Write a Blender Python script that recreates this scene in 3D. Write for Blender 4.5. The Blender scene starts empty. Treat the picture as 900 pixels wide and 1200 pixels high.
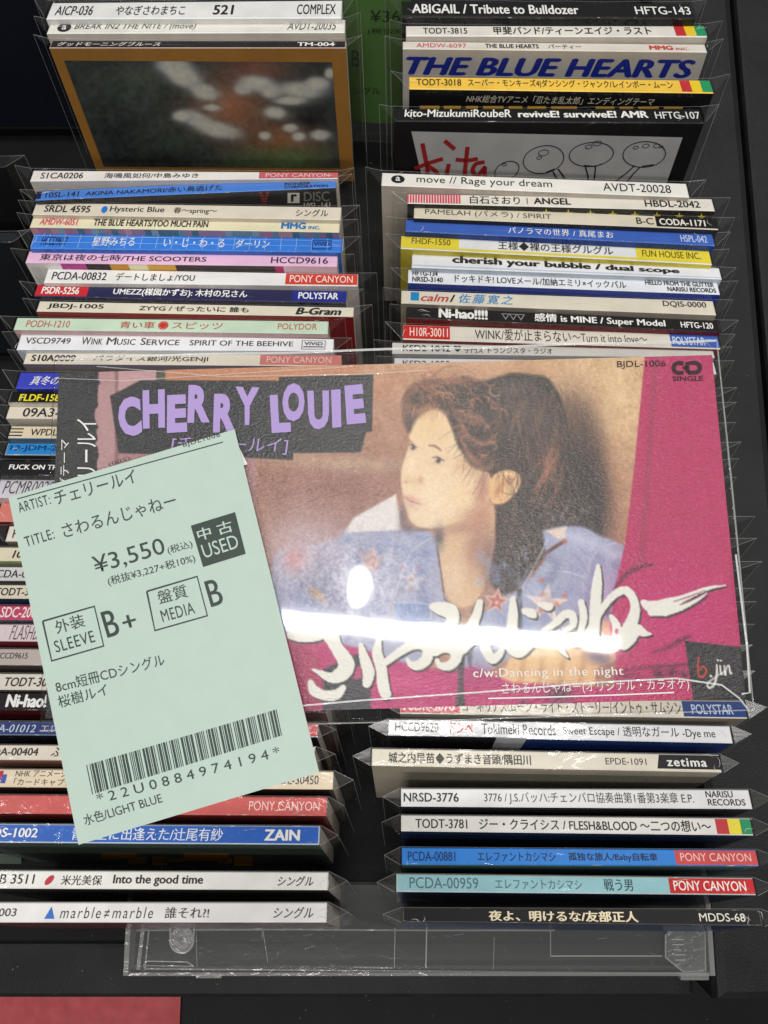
import bpy, math, random
import numpy as np
from mathutils import Vector, Matrix

# ---------------------------------------------------------------- camera, world, lamps
SC = bpy.context.scene
COL = SC.collection
F, CX, CY = 901.0, 450.0, 600.0           # focal length and centre in photo pixels (900 x 1200)
H, TILT = 0.3838, math.radians(9.54)      # camera height over the spine tops, tilt from straight down
cam_d = bpy.data.cameras.new('camera')
cam = bpy.data.objects.new('camera', cam_d); COL.objects.link(cam)
cam.location = (0, 0, H); cam.rotation_euler = (TILT, 0, 0)
cam_d.sensor_fit = 'VERTICAL'; cam_d.sensor_height = 36.0; cam_d.lens = 36.0*F/1200.0
cam_d.clip_start = 0.01; cam_d.clip_end = 50
SC.camera = cam
SC.render.resolution_x, SC.render.resolution_y = 768, 1024
SC.view_settings.view_transform = 'Standard'; SC.view_settings.look = 'None'
SC.view_settings.exposure = -0.06; SC.view_settings.gamma = 1.0
SC.cycles.transparent_max_bounces = 40
SC.cycles.max_bounces = 8
SC.cycles.caustics_reflective = False; SC.cycles.caustics_refractive = False

W = bpy.data.worlds.new('World'); SC.world = W; W.use_nodes = True
W.node_tree.nodes['Background'].inputs[0].default_value = (0.93, 0.97, 1.0, 1)
W.node_tree.nodes['Background'].inputs[1].default_value = 0.09

def lamp(name, loc, target, sx, sy, energy, along=(1, 0, 0), color=(1, .985, .95), shape='RECTANGLE'):
    """area lamp aimed at target, its long side running along the given direction"""
    d = bpy.data.lights.new(name, 'AREA'); d.shape = shape; d.size = sx; d.size_y = sy
    d.energy = energy; d.color = color
    o = bpy.data.objects.new(name, d); COL.objects.link(o)
    z = (Vector(loc)-Vector(target)).normalized(); x = Vector(along); x = (x-z*x.dot(z)).normalized(); y = z.cross(x)
    M = Matrix((x, y, z)).transposed().to_4x4(); M.translation = Vector(loc); o.matrix_world = M
    return o

ct, st = math.cos(TILT), math.sin(TILT)
def c2w(x, up, fwd):                      # camera axes -> world direction
    return Vector((x, up*ct+fwd*st, up*st-fwd*ct))
CAM = Vector((0, 0, H))
def ray(px, py):
    return c2w((px-CX)/F, -(py-CY)/F, 1.0)
def hit(px, py, p, n):
    d = ray(px, py); return CAM + d*((Vector(p)-CAM).dot(n)/d.dot(n))
def at(px, py, z=0.0):
    return hit(px, py, Vector((0, 0, z)), Vector((0, 0, 1)))

# plane of the single that is held up to the lens (0.168 x 0.086 m)
FO = CAM + c2w(-.08347, .03571, .19738)
FU = c2w(.99346, .02805, .00404).normalized()
FV = c2w(-.0296, .988, -0.0).normalized()
FV = (c2w(-.02962, .98790, .15434)); FV = FV - FU*FV.dot(FU); FV.normalize()
FN = FU.cross(FV).normalized()
if FN.dot(CAM-FO) < 0: FN = -FN
FW, FH = .1680, .0862

def mirror_dir(px, py):
    p = hit(px, py, FO, FN); v = (CAM-p).normalized()
    return p, (FN*2*FN.dot(v)-v).normalized()

p0, r0 = mirror_dir(500, 739)
lamp('ceiling_tube_lamp', p0+r0*2.3, p0, 1.2, .03, 20, along=FU-FV*.105)
lamp('ceiling_tube_lamp', (0.25, 1.75, 2.35), (0, 0, 0), 1.2, .09, 26)
lamp('ceiling_tube_lamp', (-2.0, 0.9, 2.35), (0, 0, 0), 1.2, .09, 24, along=(1, .5, 0))
lamp('ceiling_tube_lamp', (2.3, 0.35, 2.35), (0, 0, 0), 1.2, .09, 26, along=(1, -.3, 0))
lamp('ceiling_tube_lamp', (-.5, -1.5, 2.2), (0, 0, 0), 1.2, .09, 16)
p1, r1 = mirror_dir(421, 690)
lamp('ceiling_spot_lamp', p1+r1*2.3, p1, .062, .115, 2.6, along=FU-FV*.2, shape='ELLIPSE')

# ---------------------------------------------------------------- materials
def lin(c):
    out = []
    for v in c[:3]:
        v = v/255.0
        out.append(v/12.92 if v <= .04045 else ((v+.055)/1.055)**2.4)
    return out
MATS = {}
def _new(name):
    m = bpy.data.materials.new(name); m.use_nodes = True
    nt = m.node_tree; b = nt.nodes.get('Principled BSDF')
    return m, nt, b
def N(nt, t, **kw):
    n = nt.nodes.new(t)
    for k, v in kw.items():
        if k.startswith('i_'): n.inputs[k[2:].replace('_', ' ')].default_value = v
        else: setattr(n, k, v)
    return n
def paper(c, wear=0.0, rough=.42):
    """printed card: slight mottling; wear adds white scuffs"""
    key = ('paper', tuple(c), wear, rough)
    if key in MATS: return MATS[key]
    m, nt, b = _new('printed_card')
    L = lin(c); lk = nt.links.new
    tc = N(nt, 'ShaderNodeTexCoord')
    n1 = N(nt, 'ShaderNodeTexNoise'); n1.inputs['Scale'].default_value = 60; n1.inputs['Detail'].default_value = 6
    lk(tc.outputs['Object'], n1.inputs['Vector'])
    ramp = N(nt, 'ShaderNodeMapRange'); ramp.inputs[1].default_value = .3; ramp.inputs[2].default_value = .7
    ramp.inputs[3].default_value = .90; ramp.inputs[4].default_value = 1.05
    lk(n1.outputs['Fac'], ramp.inputs[0])
    mul = N(nt, 'ShaderNodeVectorMath', operation='SCALE'); mul.inputs[0].default_value = L
    lk(ramp.outputs[0], mul.inputs['Scale'])
    out = mul.outputs[0]
    if wear:
        mp = N(nt, 'ShaderNodeMapping'); mp.inputs['Scale'].default_value = (60, 500, 500)
        lk(tc.outputs['Object'], mp.inputs['Vector'])
        n2 = N(nt, 'ShaderNodeTexNoise'); n2.inputs['Scale'].default_value = 2.6; n2.inputs['Detail'].default_value = 8; n2.inputs['Roughness'].default_value = .7
        lk(mp.outputs[0], n2.inputs['Vector'])
        th = N(nt, 'ShaderNodeMapRange'); th.inputs[1].default_value = .66-.1*wear; th.inputs[2].default_value = .70-.1*wear
        lk(n2.outputs['Fac'], th.inputs[0])
        mix = N(nt, 'ShaderNodeMix', data_type='RGBA')
        lk(th.outputs[0], mix.inputs[0]); lk(out, mix.inputs[6]); mix.inputs[7].default_value = (.72, .69, .66, 1)
        out = mix.outputs[2]
    lk(out, b.inputs['Base Color'])
    b.inputs['Roughness'].default_value = rough
    b.inputs['Specular IOR Level'].default_value = .4 if sum(c) > 300 else .18
    MATS[key] = m; return m
def ink(c):
    key = ('ink', tuple(c))
    if key in MATS: return MATS[key]
    m, nt, b = _new('printing_ink'); b.inputs['Base Color'].default_value = (*lin(c), 1)
    b.inputs['Roughness'].default_value = .45; b.inputs['Specular IOR Level'].default_value = .35
    MATS[key] = m; return m
def film_mat(name='clear_film', bump=.35, scale=55, tint=.97, rough=.05, gain=1.0, haze=.0):
    key = ('film', bump, scale, tint, rough, gain, haze)
    if key in MATS: return MATS[key]
    m, nt, b = _new(name); nt.nodes.remove(b); lk = nt.links.new
    out = nt.nodes['Material Output']
    tc = N(nt, 'ShaderNodeTexCoord')
    mp = N(nt, 'ShaderNodeMapping'); mp.inputs['Scale'].default_value = (1.0, 1.6, 1.6)
    lk(tc.outputs['Object'], mp.inputs['Vector'])
    n = N(nt, 'ShaderNodeTexNoise'); n.inputs['Scale'].default_value = scale; n.inputs['Detail'].default_value = 3.5; n.inputs['Distortion'].default_value = .8
    lk(mp.outputs[0], n.inputs['Vector'])
    bp = N(nt, 'ShaderNodeBump'); bp.inputs['Strength'].default_value = bump; bp.inputs['Distance'].default_value = .002
    lk(n.outputs['Fac'], bp.inputs['Height'])
    tr = N(nt, 'ShaderNodeBsdfTransparent'); tr.inputs[0].default_value = (tint, tint, tint, 1)
    gl = N(nt, 'ShaderNodeBsdfGlossy'); gl.inputs['Roughness'].default_value = rough
    lk(bp.outputs[0], gl.inputs['Normal'])
    fr = N(nt, 'ShaderNodeFresnel'); ge_ = N(nt, 'ShaderNodeNewGeometry')
    io = N(nt, 'ShaderNodeMapRange'); io.inputs[3].default_value = 1.5; io.inputs[4].default_value = 1/1.5
    lk(ge_.outputs['Backfacing'], io.inputs[0]); lk(io.outputs[0], fr.inputs['IOR'])
    lk(bp.outputs[0], fr.inputs['Normal'])
    cl = N(nt, 'ShaderNodeMath', operation='MULTIPLY'); lk(fr.outputs[0], cl.inputs[0]); cl.inputs[1].default_value = gain; cl.use_clamp = True
    mx = N(nt, 'ShaderNodeMixShader'); lk(cl.outputs[0], mx.inputs[0]); lk(tr.outputs[0], mx.inputs[1]); lk(gl.outputs[0], mx.inputs[2])
    fin = mx.outputs[0]
    if haze:
        df = N(nt, 'ShaderNodeBsdfDiffuse'); df.inputs[0].default_value = (.8, .8, .8, 1)
        m2 = N(nt, 'ShaderNodeMixShader'); m2.inputs[0].default_value = haze
        lk(fin, m2.inputs[1]); lk(df.outputs[0], m2.inputs[2]); fin = m2.outputs[0]
    lk(fin, out.inputs['Surface'])
    MATS[key] = m; return m
def plastic(c, rough=.4, bump=0.0, scale=900, name='black_plastic'):
    key = ('pl', tuple(c), rough, bump, scale)
    if key in MATS: return MATS[key]
    m, nt, b = _new(name); lk = nt.links.new
    b.inputs['Roughness'].default_value = rough; b.inputs['Specular IOR Level'].default_value = .22
    tc = N(nt, 'ShaderNodeTexCoord')
    n0 = N(nt, 'ShaderNodeTexNoise'); n0.inputs['Scale'].default_value = 35; n0.inputs['Detail'].default_value = 9
    lk(tc.outputs['Object'], n0.inputs['Vector'])
    rp = N(nt, 'ShaderNodeMapRange'); rp.inputs[1].default_value = .3; rp.inputs[2].default_value = .75; rp.inputs[3].default_value = .8; rp.inputs[4].default_value = 1.5
    lk(n0.outputs['Fac'], rp.inputs[0])
    mul = N(nt, 'ShaderNodeVectorMath', operation='SCALE'); mul.inputs[0].default_value = lin(c); lk(rp.outputs[0], mul.inputs['Scale'])
    # specks of dust
    n2 = N(nt, 'ShaderNodeTexNoise'); n2.inputs['Scale'].default_value = 520; n2.inputs['Detail'].default_value = 2
    lk(tc.outputs['Object'], n2.inputs['Vector'])
    th = N(nt, 'ShaderNodeMapRange'); th.inputs[1].default_value = .76; th.inputs[2].default_value = .80
    lk(n2.outputs['Fac'], th.inputs[0])
    mix = N(nt, 'ShaderNodeMix', data_type='RGBA'); lk(th.outputs[0], mix.inputs[0]); lk(mul.outputs[0], mix.inputs[6]); mix.inputs[7].default_value = (.22, .21, .2, 1)
    lk(mix.outputs[2], b.inputs['Base Color'])
    if bump:
        n = N(nt, 'ShaderNodeTexNoise'); n.inputs['Scale'].default_value = scale; n.inputs['Detail'].default_value = 3
        lk(tc.outputs['Object'], n.inputs['Vector'])
        bp = N(nt, 'ShaderNodeBump'); bp.inputs['Strength'].default_value = bump; bp.inputs['Distance'].default_value = .0006
        lk(n.outputs['Fac'], bp.inputs['Height']); lk(bp.outputs[0], b.inputs['Normal'])
    MATS[key] = m; return m

# ---------------------------------------------------------------- mesh building
_tc = bpy.data.curves.new('glyphs', 'FONT'); _tc.resolution_u = 3
_to = bpy.data.objects.new('glyphs', _tc)
_cache = {}
def glyphs(s, bold=0.0, shear=0.0, space=1.0):
    """flat mesh of a line of text scaled to the unit square (x right, y up); heavy weights are overprinted copies"""
    k = (s, bold, shear, space)
    if k not in _cache:
        single_ = len(s) == 1 and bold > .04
        heavy = bold > .006 and not single_
        _tc.body = s; _tc.offset = bold if single_ else min(bold, 0.0)
        _tc.shear = shear; _tc.space_character = space
        m = _to.to_mesh()
        v = np.array([(p.co.x, p.co.y) for p in m.vertices]); f = [tuple(p.vertices) for p in m.polygons]
        _to.to_mesh_clear()
        z = np.zeros(len(v))
        if heavy:
            b = bold*.95; sh = [(-b, 0), (b, 0)] + ([(0, b*.55), (0, -b*.55)] if bold > .013 else []) + ([(0, 0)] if bold > .03 else [])
            n = len(v); f = [tuple(q+n*c for q in p) for c in range(len(sh)) for p in f]
            z = np.repeat(np.arange(len(sh)), n); v = np.concatenate([v+np.array(d) for d in sh])
        lo, hi = v.min(0), v.max(0)
        v = (v-lo)/np.maximum(hi-lo, 1e-6)
        _cache[k] = (v, f, z)
    return _cache[k]

class MB:
    def __init__(s): s.v, s.f, s.m, s.mats = [], [], [], []
    def mi(s, mat):
        if mat not in s.mats: s.mats.append(mat)
        return s.mats.index(mat)
    def poly(s, pts, mat):
        b = len(s.v); s.v += [Vector(p) for p in pts]; s.f.append(tuple(range(b, b+len(pts)))); s.m.append(s.mi(mat))
    def shared(s, pts, faces, mat):
        b = len(s.v); s.v += [Vector(p) for p in pts]; i = s.mi(mat)
        for f in faces: s.f.append(tuple(b+k for k in f)); s.m.append(i)
    def box8(s, bot, top, mat):
        s.shared(list(bot)+list(top), [(0, 1, 2, 3), (4, 5, 6, 7), (0, 1, 5, 4), (1, 2, 6, 5), (2, 3, 7, 6), (3, 0, 4, 7)], mat)
    def text(s, t, quad, mat, lift=None, **kw):
        """quad: TL, TR, BR, BL in 3D"""
        v, f, z = glyphs(t, **kw); TL, TR, BR, BL = [np.array(q) for q in quad]
        x, y = v[:, :1], 1-v[:, 1:]
        P = TL*(1-x)*(1-y)+TR*x*(1-y)+BR*x*y+BL*(1-x)*y
        nn = np.cross(TR-TL, TL-BL); P = P+(nn/np.linalg.norm(nn))*(z[:, None]*.000012)
        if lift is not None: P = P+np.array(lift)
        b = len(s.v); s.v += [Vector(p) for p in P]; i = s.mi(mat)
        for q in f: s.f.append(tuple(b+k for k in q)); s.m.append(i)
    def strip(s, pts, w, nrm, mat):
        """flat ribbon along pts with half-widths w lying in the plane of normal nrm"""
        pts = [Vector(p) for p in pts]
        L, R = [], []
        for i, p in enumerate(pts):
            d = (pts[min(i+1, len(pts)-1)]-pts[max(i-1, 0)]).normalized(); sd = d.cross(nrm).normalized()
            ww = w[i] if isinstance(w, (list, tuple)) else w
            L.append(p+sd*ww); R.append(p-sd*ww)
        n = len(pts)
        s.shared(L+R, [(i, i+1, n+i+1, n+i) for i in range(n-1)], mat)
    def build(s, name, parent=None, origin=None, smooth=False):
        o0 = Vector(origin) if origin is not None else Vector((0, 0, 0))
        me = bpy.data.meshes.new(name)
        me.from_pydata([tuple(p-o0) for p in s.v], [], s.f)
        for m in s.mats: me.materials.append(m)
        me.polygons.foreach_set('material_index', s.m)
        if smooth: me.polygons.foreach_set('use_smooth', [True]*len(s.f))
        me.update()
        o = bpy.data.objects.new(name, me); COL.objects.link(o)
        if parent is not None: o.parent = parent
        else: o.location = o0
        return o
def thing(name, loc, label, cat, group=None, kind=None):
    o = bpy.data.objects.new(name, None); COL.objects.link(o); o.location = loc; o.empty_display_size = .01
    tag(o, label, cat, group, kind); return o
def tag(o, label=None, cat=None, group=None, kind=None):
    if label: o['label'] = label
    if cat: o['category'] = cat
    if group: o['group'] = group
    if kind: o['kind'] = kind
    return o

# direction in which every filed sleeve runs down into the rack
DN = ray(471, 1123).normalized()
CARD_H = .085
random.seed(7)
BLK, GRY, WHT = (28, 27, 28), (95, 92, 90), (238, 236, 232)
CREAM, IVORY = (226, 216, 198), (222, 212, 190)
PCRED = (205, 58, 52)
def width_at(y): return 345.4+.0725*y

def cd(Lq, Rq, spine, cover, label, texts=(), patches=(), cover_paint=None, wear=0.0, tip=None, group=None,
       film=True, h=CARD_H, edge=None, rise=.0014, fin=.0092, side=None, cat='CD', lw=None):
    """one filed single: Lq = (x, y back, y front) of the spine's one end in photo pixels, Rq the other end"""
    (xl, ylb, ylf), (xr, yrb, yrf) = Lq, Rq
    FL, FR = at(xl, ylf), at(xr, yrf)
    e = (FR-FL).normalized()
    nf = e.cross(DN).normalized()
    if nf.y > 0: nf = -nf                         # front cover normal, towards the viewer
    sn = e.cross(nf).normalized()
    if sn.z < 0: sn = -sn                         # spine normal
    BL_, BR_ = hit(xl, ylb, FL, sn), hit(xr, yrb, FR, sn)
    t = ((BL_-FL).length+(BR_-FR).length)/2
    BL_ = FL - nf*max(.0012, -(BL_-FL).dot(nf)); BR_ = FR - nf*max(.0012, -(BR_-FR).dot(nf))
    base = (FL+FR+BL_+BR_)/4 + DN*h
    root = thing('cd_single', base, label, cat, group)
    down = DN*h
    w = (FR-FL).length
    def onspine(px, v, lift):                     # px along the spine, v 0 back .. 1 front
        u = (px-xl)/(xr-xl)
        return (BL_*(1-v)+FL*v)*(1-u)+(BR_*(1-v)+FR*v)*u + sn*lift
    # --- card body
    b = MB(); cv = paper(cover, wear*.6)
    c = .00035
    body = [FL-sn*c, FR-sn*c, BR_-sn*c, BL_-sn*c]
    bot = [FL+down, FR+down, BR_+down, BL_+down]
    b.shared(body+bot, [(0, 1, 5, 4), (2, 3, 7, 6), (4, 5, 6, 7)], cv)
    b.shared(body+bot, [(1, 2, 6, 5), (3, 0, 4, 7)], paper(side or (205, 196, 184)))
    if cover_paint: cover_paint(b, FL, FR, nf, e, lambda px, py, lift=.00012: hit(px, py, FL+nf*lift, nf))
    body_o = b.build('card_sleeve', root, base)
    # --- printed spine with softly chamfered long edges
    s = MB(); sp = paper(spine, wear); ed = paper(edge or spine, wear+.5)
    i0, i1 = .06, .94
    def q(u, v, l=0.0): return (BL_*(1-v)+FL*v)*(1-u)+(BR_*(1-v)+FR*v)*u+sn*l
    mu = .0006/w
    inner = [q(mu, i0), q(1-mu, i0), q(1-mu, i1), q(mu, i1)]
    outer = [BL_-sn*c, BR_-sn*c, FR-sn*c, FL-sn*c]
    s.shared(inner, [(0, 1, 2, 3)], sp)
    s.shared(inner+outer, [(0, 1, 5, 4), (1, 2, 6, 5), (2, 3, 7, 6), (3, 0, 4, 7)], ed)
    for k, pt in enumerate(patches):
        x0, x1, col = pt[:3]; v0, v1 = (pt[3], pt[4]) if len(pt) > 4 else (i0, i1)
        sk = pt[5] if len(pt) > 5 else 0
        lf = .00005+.00001*k
        s.poly([onspine(x0+sk, v0, lf), onspine(x1, v0, lf), onspine(x1, v1, lf), onspine(x0, v1, lf)], paper(col, wear))
    for tx in texts:
        st_, x0, x1, col = tx[:4]; o = tx[4] if len(tx) > 4 else {}
        v0, v1 = o.get('v', (.24, .80)); kw = {k: o[k] for k in ('bold', 'shear', 'space') if k in o}
        kw.setdefault('bold', .012)
        lf = .00016
        s.text(st_, [onspine(x0, v0, lf), onspine(x1, v0, lf), onspine(x1, v1, lf), onspine(x0, v1, lf)], ink(col), **kw)
    sp_o = s.build('spine', body_o, base)
    # --- clear bag with side fins
    if film:
        m = MB(); fm = film_mat(bump=random.choice((.16, .25, .38)), scale=random.choice((45, 60, 80)), gain=random.choice((.3, .45, .6)), rough=.1)
        fe = film_mat('film_end', bump=.12, scale=40, gain=.6, rough=.16, tint=.96, haze=.014)
        fw = film_mat('film_wall', bump=.3, scale=50, gain=.45, rough=.06, tint=.98)
        g = .0006
        tp = tip if tip is not None else (.95 if (ylf+yrf)/2 < 800 else .5)   # fin joins near the back or halfway
        def f2(): return fin*random.uniform(.9, 1.12)
        a, bb = f2(), f2()
        tl = (BL_*tp+FL*(1-tp)) - e*a + sn*(rise+random.uniform(-.0004, .0012))
        tr = (BR_*tp+FR*(1-tp)) + e*bb + sn*(rise+random.uniform(-.0004, .0012))
        rs = sn*rise
        P = [FL+nf*g*.5+rs*.4-e*.0006, FR+nf*g*.5+rs*.4+e*.0006, tr, BR_-nf*g*.4+rs*.3+e*.0006, BL_-nf*g*.4+rs*.3-e*.0006, tl]
        fall = DN*(h+.002)
        Q = [p+fall for p in P]
        # top flap: a few segments so that it sags on to the spine
        n = 14
        fr_, bk_ = [], []
        for i in range(n+1):
            u = i/n; sag = -rise*.28*math.sin(math.pi*u)**.6*random.uniform(.6, 1.0) if 0 < i < n else 0
            fr_.append(P[0].lerp(P[1], u)+sn*sag); bk_.append(P[4].lerp(P[3], u)+sn*(sag+rise*random.uniform(0, .12)))
        m.shared(fr_+bk_, [(i, i+1, n+2+i, n+1+i) for i in range(n)], fm)
        m.poly([P[0], P[4], tl], fe); m.poly([P[1], tr, P[3]], fe)
        m.shared(P+Q, [(0, 1, 7, 6), (1, 2, 8, 7), (2, 3, 9, 8), (3, 4, 10, 9), (4, 5, 11, 10), (5, 0, 6, 11)], fw)
        sm = film_mat('seam_shine', bump=.1, scale=80, tint=.9, rough=.15, gain=.8, haze=.28)  # milky colour puts the bright edge line into the film seams
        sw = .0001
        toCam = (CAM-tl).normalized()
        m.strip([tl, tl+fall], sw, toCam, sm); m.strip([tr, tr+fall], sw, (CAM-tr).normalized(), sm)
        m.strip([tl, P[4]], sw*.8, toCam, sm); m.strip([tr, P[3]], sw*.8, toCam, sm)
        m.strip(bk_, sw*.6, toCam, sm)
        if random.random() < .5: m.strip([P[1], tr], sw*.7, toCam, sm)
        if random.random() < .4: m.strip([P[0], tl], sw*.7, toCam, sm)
        # pale strips painting in the glint of film creases over the spine, mostly near its ends
        cr = film_mat('crease_glint', bump=.2, scale=300, tint=.95, rough=.12, gain=1.5, haze=.55)
        pt_ = lambda u, v, l: (P[4].lerp(P[0], v)).lerp(P[3].lerp(P[1], v), u)+sn*l
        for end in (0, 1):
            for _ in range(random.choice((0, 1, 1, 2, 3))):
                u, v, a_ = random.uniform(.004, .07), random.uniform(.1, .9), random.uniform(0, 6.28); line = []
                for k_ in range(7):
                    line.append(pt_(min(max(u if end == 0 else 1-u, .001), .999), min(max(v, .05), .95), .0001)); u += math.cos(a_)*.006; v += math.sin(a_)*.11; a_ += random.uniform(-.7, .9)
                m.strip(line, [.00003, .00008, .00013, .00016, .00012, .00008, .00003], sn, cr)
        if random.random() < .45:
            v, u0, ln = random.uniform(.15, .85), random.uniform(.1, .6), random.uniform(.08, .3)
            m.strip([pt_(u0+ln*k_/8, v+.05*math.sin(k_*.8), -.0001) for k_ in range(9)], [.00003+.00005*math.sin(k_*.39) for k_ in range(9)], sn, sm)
        m.build('plastic_bag', root, base)
    return root

# ---------------------------------------------------------------- printed pictures (colours per vertex on a fine grid)
def proj(P):
    """world points (n,3) -> photo pixels, for laying out the printed artwork"""
    d = P-np.array(CAM); x = d[:, 0]; up = d[:, 1]*ct+d[:, 2]*st; fw = d[:, 1]*st-d[:, 2]*ct
    return CX+F*x/fw, CY-F*up/fw
class Paint:
    def __init__(s, X, Y, bg): s.X, s.Y = X, Y; s.C = np.tile(np.array(bg, float), (len(X), 1)); s.rng = np.random.default_rng(3)
    def _mix(s, idx, a, col):
        a = a[:, None]; s.C[idx] = s.C[idx]*(1-a)+np.array(col, float)*a
    def _box(s, x0, y0, x1, y1):
        return np.nonzero((s.X >= x0) & (s.X <= x1) & (s.Y >= y0) & (s.Y <= y1))[0]
    def poly(s, pts, col, soft=1.0, alpha=1.0, jag=0.0):
        p = np.array(pts, float)
        idx = s._box(p[:, 0].min()-soft-jag, p[:, 1].min()-soft-jag, p[:, 0].max()+soft+jag, p[:, 1].max()+soft+jag)
        if not len(idx): return
        x, y = s.X[idx], s.Y[idx]
        if jag:
            x = x+jag*s.noise(x, y, 5, 91); y = y+jag*s.noise(x, y, 5, 92)
        ins = np.zeros(len(x), bool); dist = np.full(len(x), 1e9)
        for i in range(len(p)):
            (ax, ay), (bx, by) = p[i], p[(i+1) % len(p)]
            c = (ay > y) != (by > y)
            with np.errstate(divide='ignore', invalid='ignore'):
                ins ^= c & (x < (bx-ax)*(y-ay)/(by-ay if by != ay else 1e-9)+ax)
            dx, dy = bx-ax, by-ay; L = dx*dx+dy*dy+1e-9
            t = np.clip(((x-ax)*dx+(y-ay)*dy)/L, 0, 1)
            dist = np.minimum(dist, np.hypot(x-ax-t*dx, y-ay-t*dy))
        sd = np.where(ins, -dist, dist)
        a = np.clip(.5-sd/(2*soft), 0, 1)*alpha; a = a*a*(3-2*a) if soft > 2 and alpha == 1 else a
        s._mix(idx, a, col)
    def blob(s, cx, cy, rx, ry, col, alpha=1.0, ang=0.0, power=1.0):
        R = max(rx, ry)*2.4
        idx = s._box(cx-R, cy-R, cx+R, cy+R)
        if not len(idx): return
        x, y = s.X[idx]-cx, s.Y[idx]-cy; a = math.radians(ang); c, n = math.cos(a), math.sin(a)
        r2 = ((x*c+y*n)/rx)**2+((-x*n+y*c)/ry)**2
        s._mix(idx, np.exp(-r2**power)*alpha, col)
    def stroke(s, pts, col, alpha=1.0, soft=.6, dx=0, dy=0, grow=0, rag=0):
        p = np.array(pts, float)
        if p.shape[1] == 2: p = np.hstack([p, np.ones((len(p), 1))])
        p[:, 0] += dx; p[:, 1] += dy; p[:, 2] += grow
        m = p[:, 2].max()+soft+1
        idx = s._box(p[:, 0].min()-m, p[:, 1].min()-m, p[:, 0].max()+m, p[:, 1].max()+m)
        if not len(idx): return
        x, y = s.X[idx], s.Y[idx]; sd = np.full(len(x), 1e9)
        for i in range(len(p)-1):
            ax, ay, ar = p[i]; bx, by, br = p[i+1]; ex, ey = bx-ax, by-ay
            t = np.clip(((x-ax)*ex+(y-ay)*ey)/(ex*ex+ey*ey+1e-9), 0, 1)
            sd = np.minimum(sd, np.hypot(x-ax-t*ex, y-ay-t*ey)-(ar+(br-ar)*t))
        if rag: sd = sd+rag*s.noise(x*.9+y*.5, y*1.1-x*.4, 3.2, 55)+rag*.6*s.noise(x, y, 1.7, 56)
        s._mix(idx, np.clip(.5-sd/(2*soft), 0, 1)*alpha, col)
    def noise(s, x, y, cell, seed):
        r = np.random.default_rng(seed).uniform(-1, 1, (64, 64))
        gx, gy = x/cell, y/cell; ix, iy = np.floor(gx).astype(int), np.floor(gy).astype(int); fx, fy = gx-ix, gy-iy
        fx = fx*fx*(3-2*fx); fy = fy*fy*(3-2*fy)
        g = lambda a, b: r[(ix+a) % 64, (iy+b) % 64]
        return g(0, 0)*(1-fx)*(1-fy)+g(1, 0)*fx*(1-fy)+g(0, 1)*(1-fx)*fy+g(1, 1)*fx*fy
    def grain(s, amt, cell, seed, sub=None):
        n = s.noise(s.X, s.Y, cell, seed)[:, None]*amt
        s.C += n if sub is None else n*sub[:, None]
def smooth_curve(pts, n=6):
    """Catmull-Rom through points (x, y, r)"""
    p = [np.array(q, float) for q in pts]; p = [p[0]]+p+[p[-1]]; out = []
    for i in range(1, len(p)-2):
        for k in range(n):
            t = k/n
            out.append(.5*((2*p[i])+(p[i+1]-p[i-1])*t+(2*p[i-1]-5*p[i]+4*p[i+1]-p[i+2])*t*t+(3*p[i]-p[i-1]-3*p[i+1]+p[i+2])*t**3))
    out.append(p[-2]); out = np.array(out)
    if out.shape[1] > 2: out[:, 2] = np.maximum(out[:, 2], .3)
    return out
def picture_mat(name, rough=.4, bump=0.0, scale=900, spec=.5):
    m, nt, b = _new(name); lk = nt.links.new
    a = N(nt, 'ShaderNodeVertexColor', layer_name='print'); lk(a.outputs[0], b.inputs['Base Color'])
    b.inputs['Roughness'].default_value = rough; b.inputs['Specular IOR Level'].default_value = spec
    if bump:
        tc = N(nt, 'ShaderNodeTexCoord')
        n = N(nt, 'ShaderNodeTexNoise'); n.inputs['Scale'].default_value = scale; n.inputs['Detail'].default_value = 2.5; n.inputs['Roughness'].default_value = .6
        mp = N(nt, 'ShaderNodeMapping'); mp.inputs['Scale'].default_value = (.75, 1.25, 1); mp.inputs['Rotation'].default_value = (0, 0, -.45)
        lk(tc.outputs['Object'], mp.inputs['Vector']); lk(mp.outputs[0], n.inputs['Vector'])
        bp = N(nt, 'ShaderNodeBump'); bp.inputs['Strength'].default_value = bump; bp.inputs['Distance'].default_value = .0005
        lk(n.outputs['Fac'], bp.inputs['Height']); lk(bp.outputs[0], b.inputs['Normal'])
    return m
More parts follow.
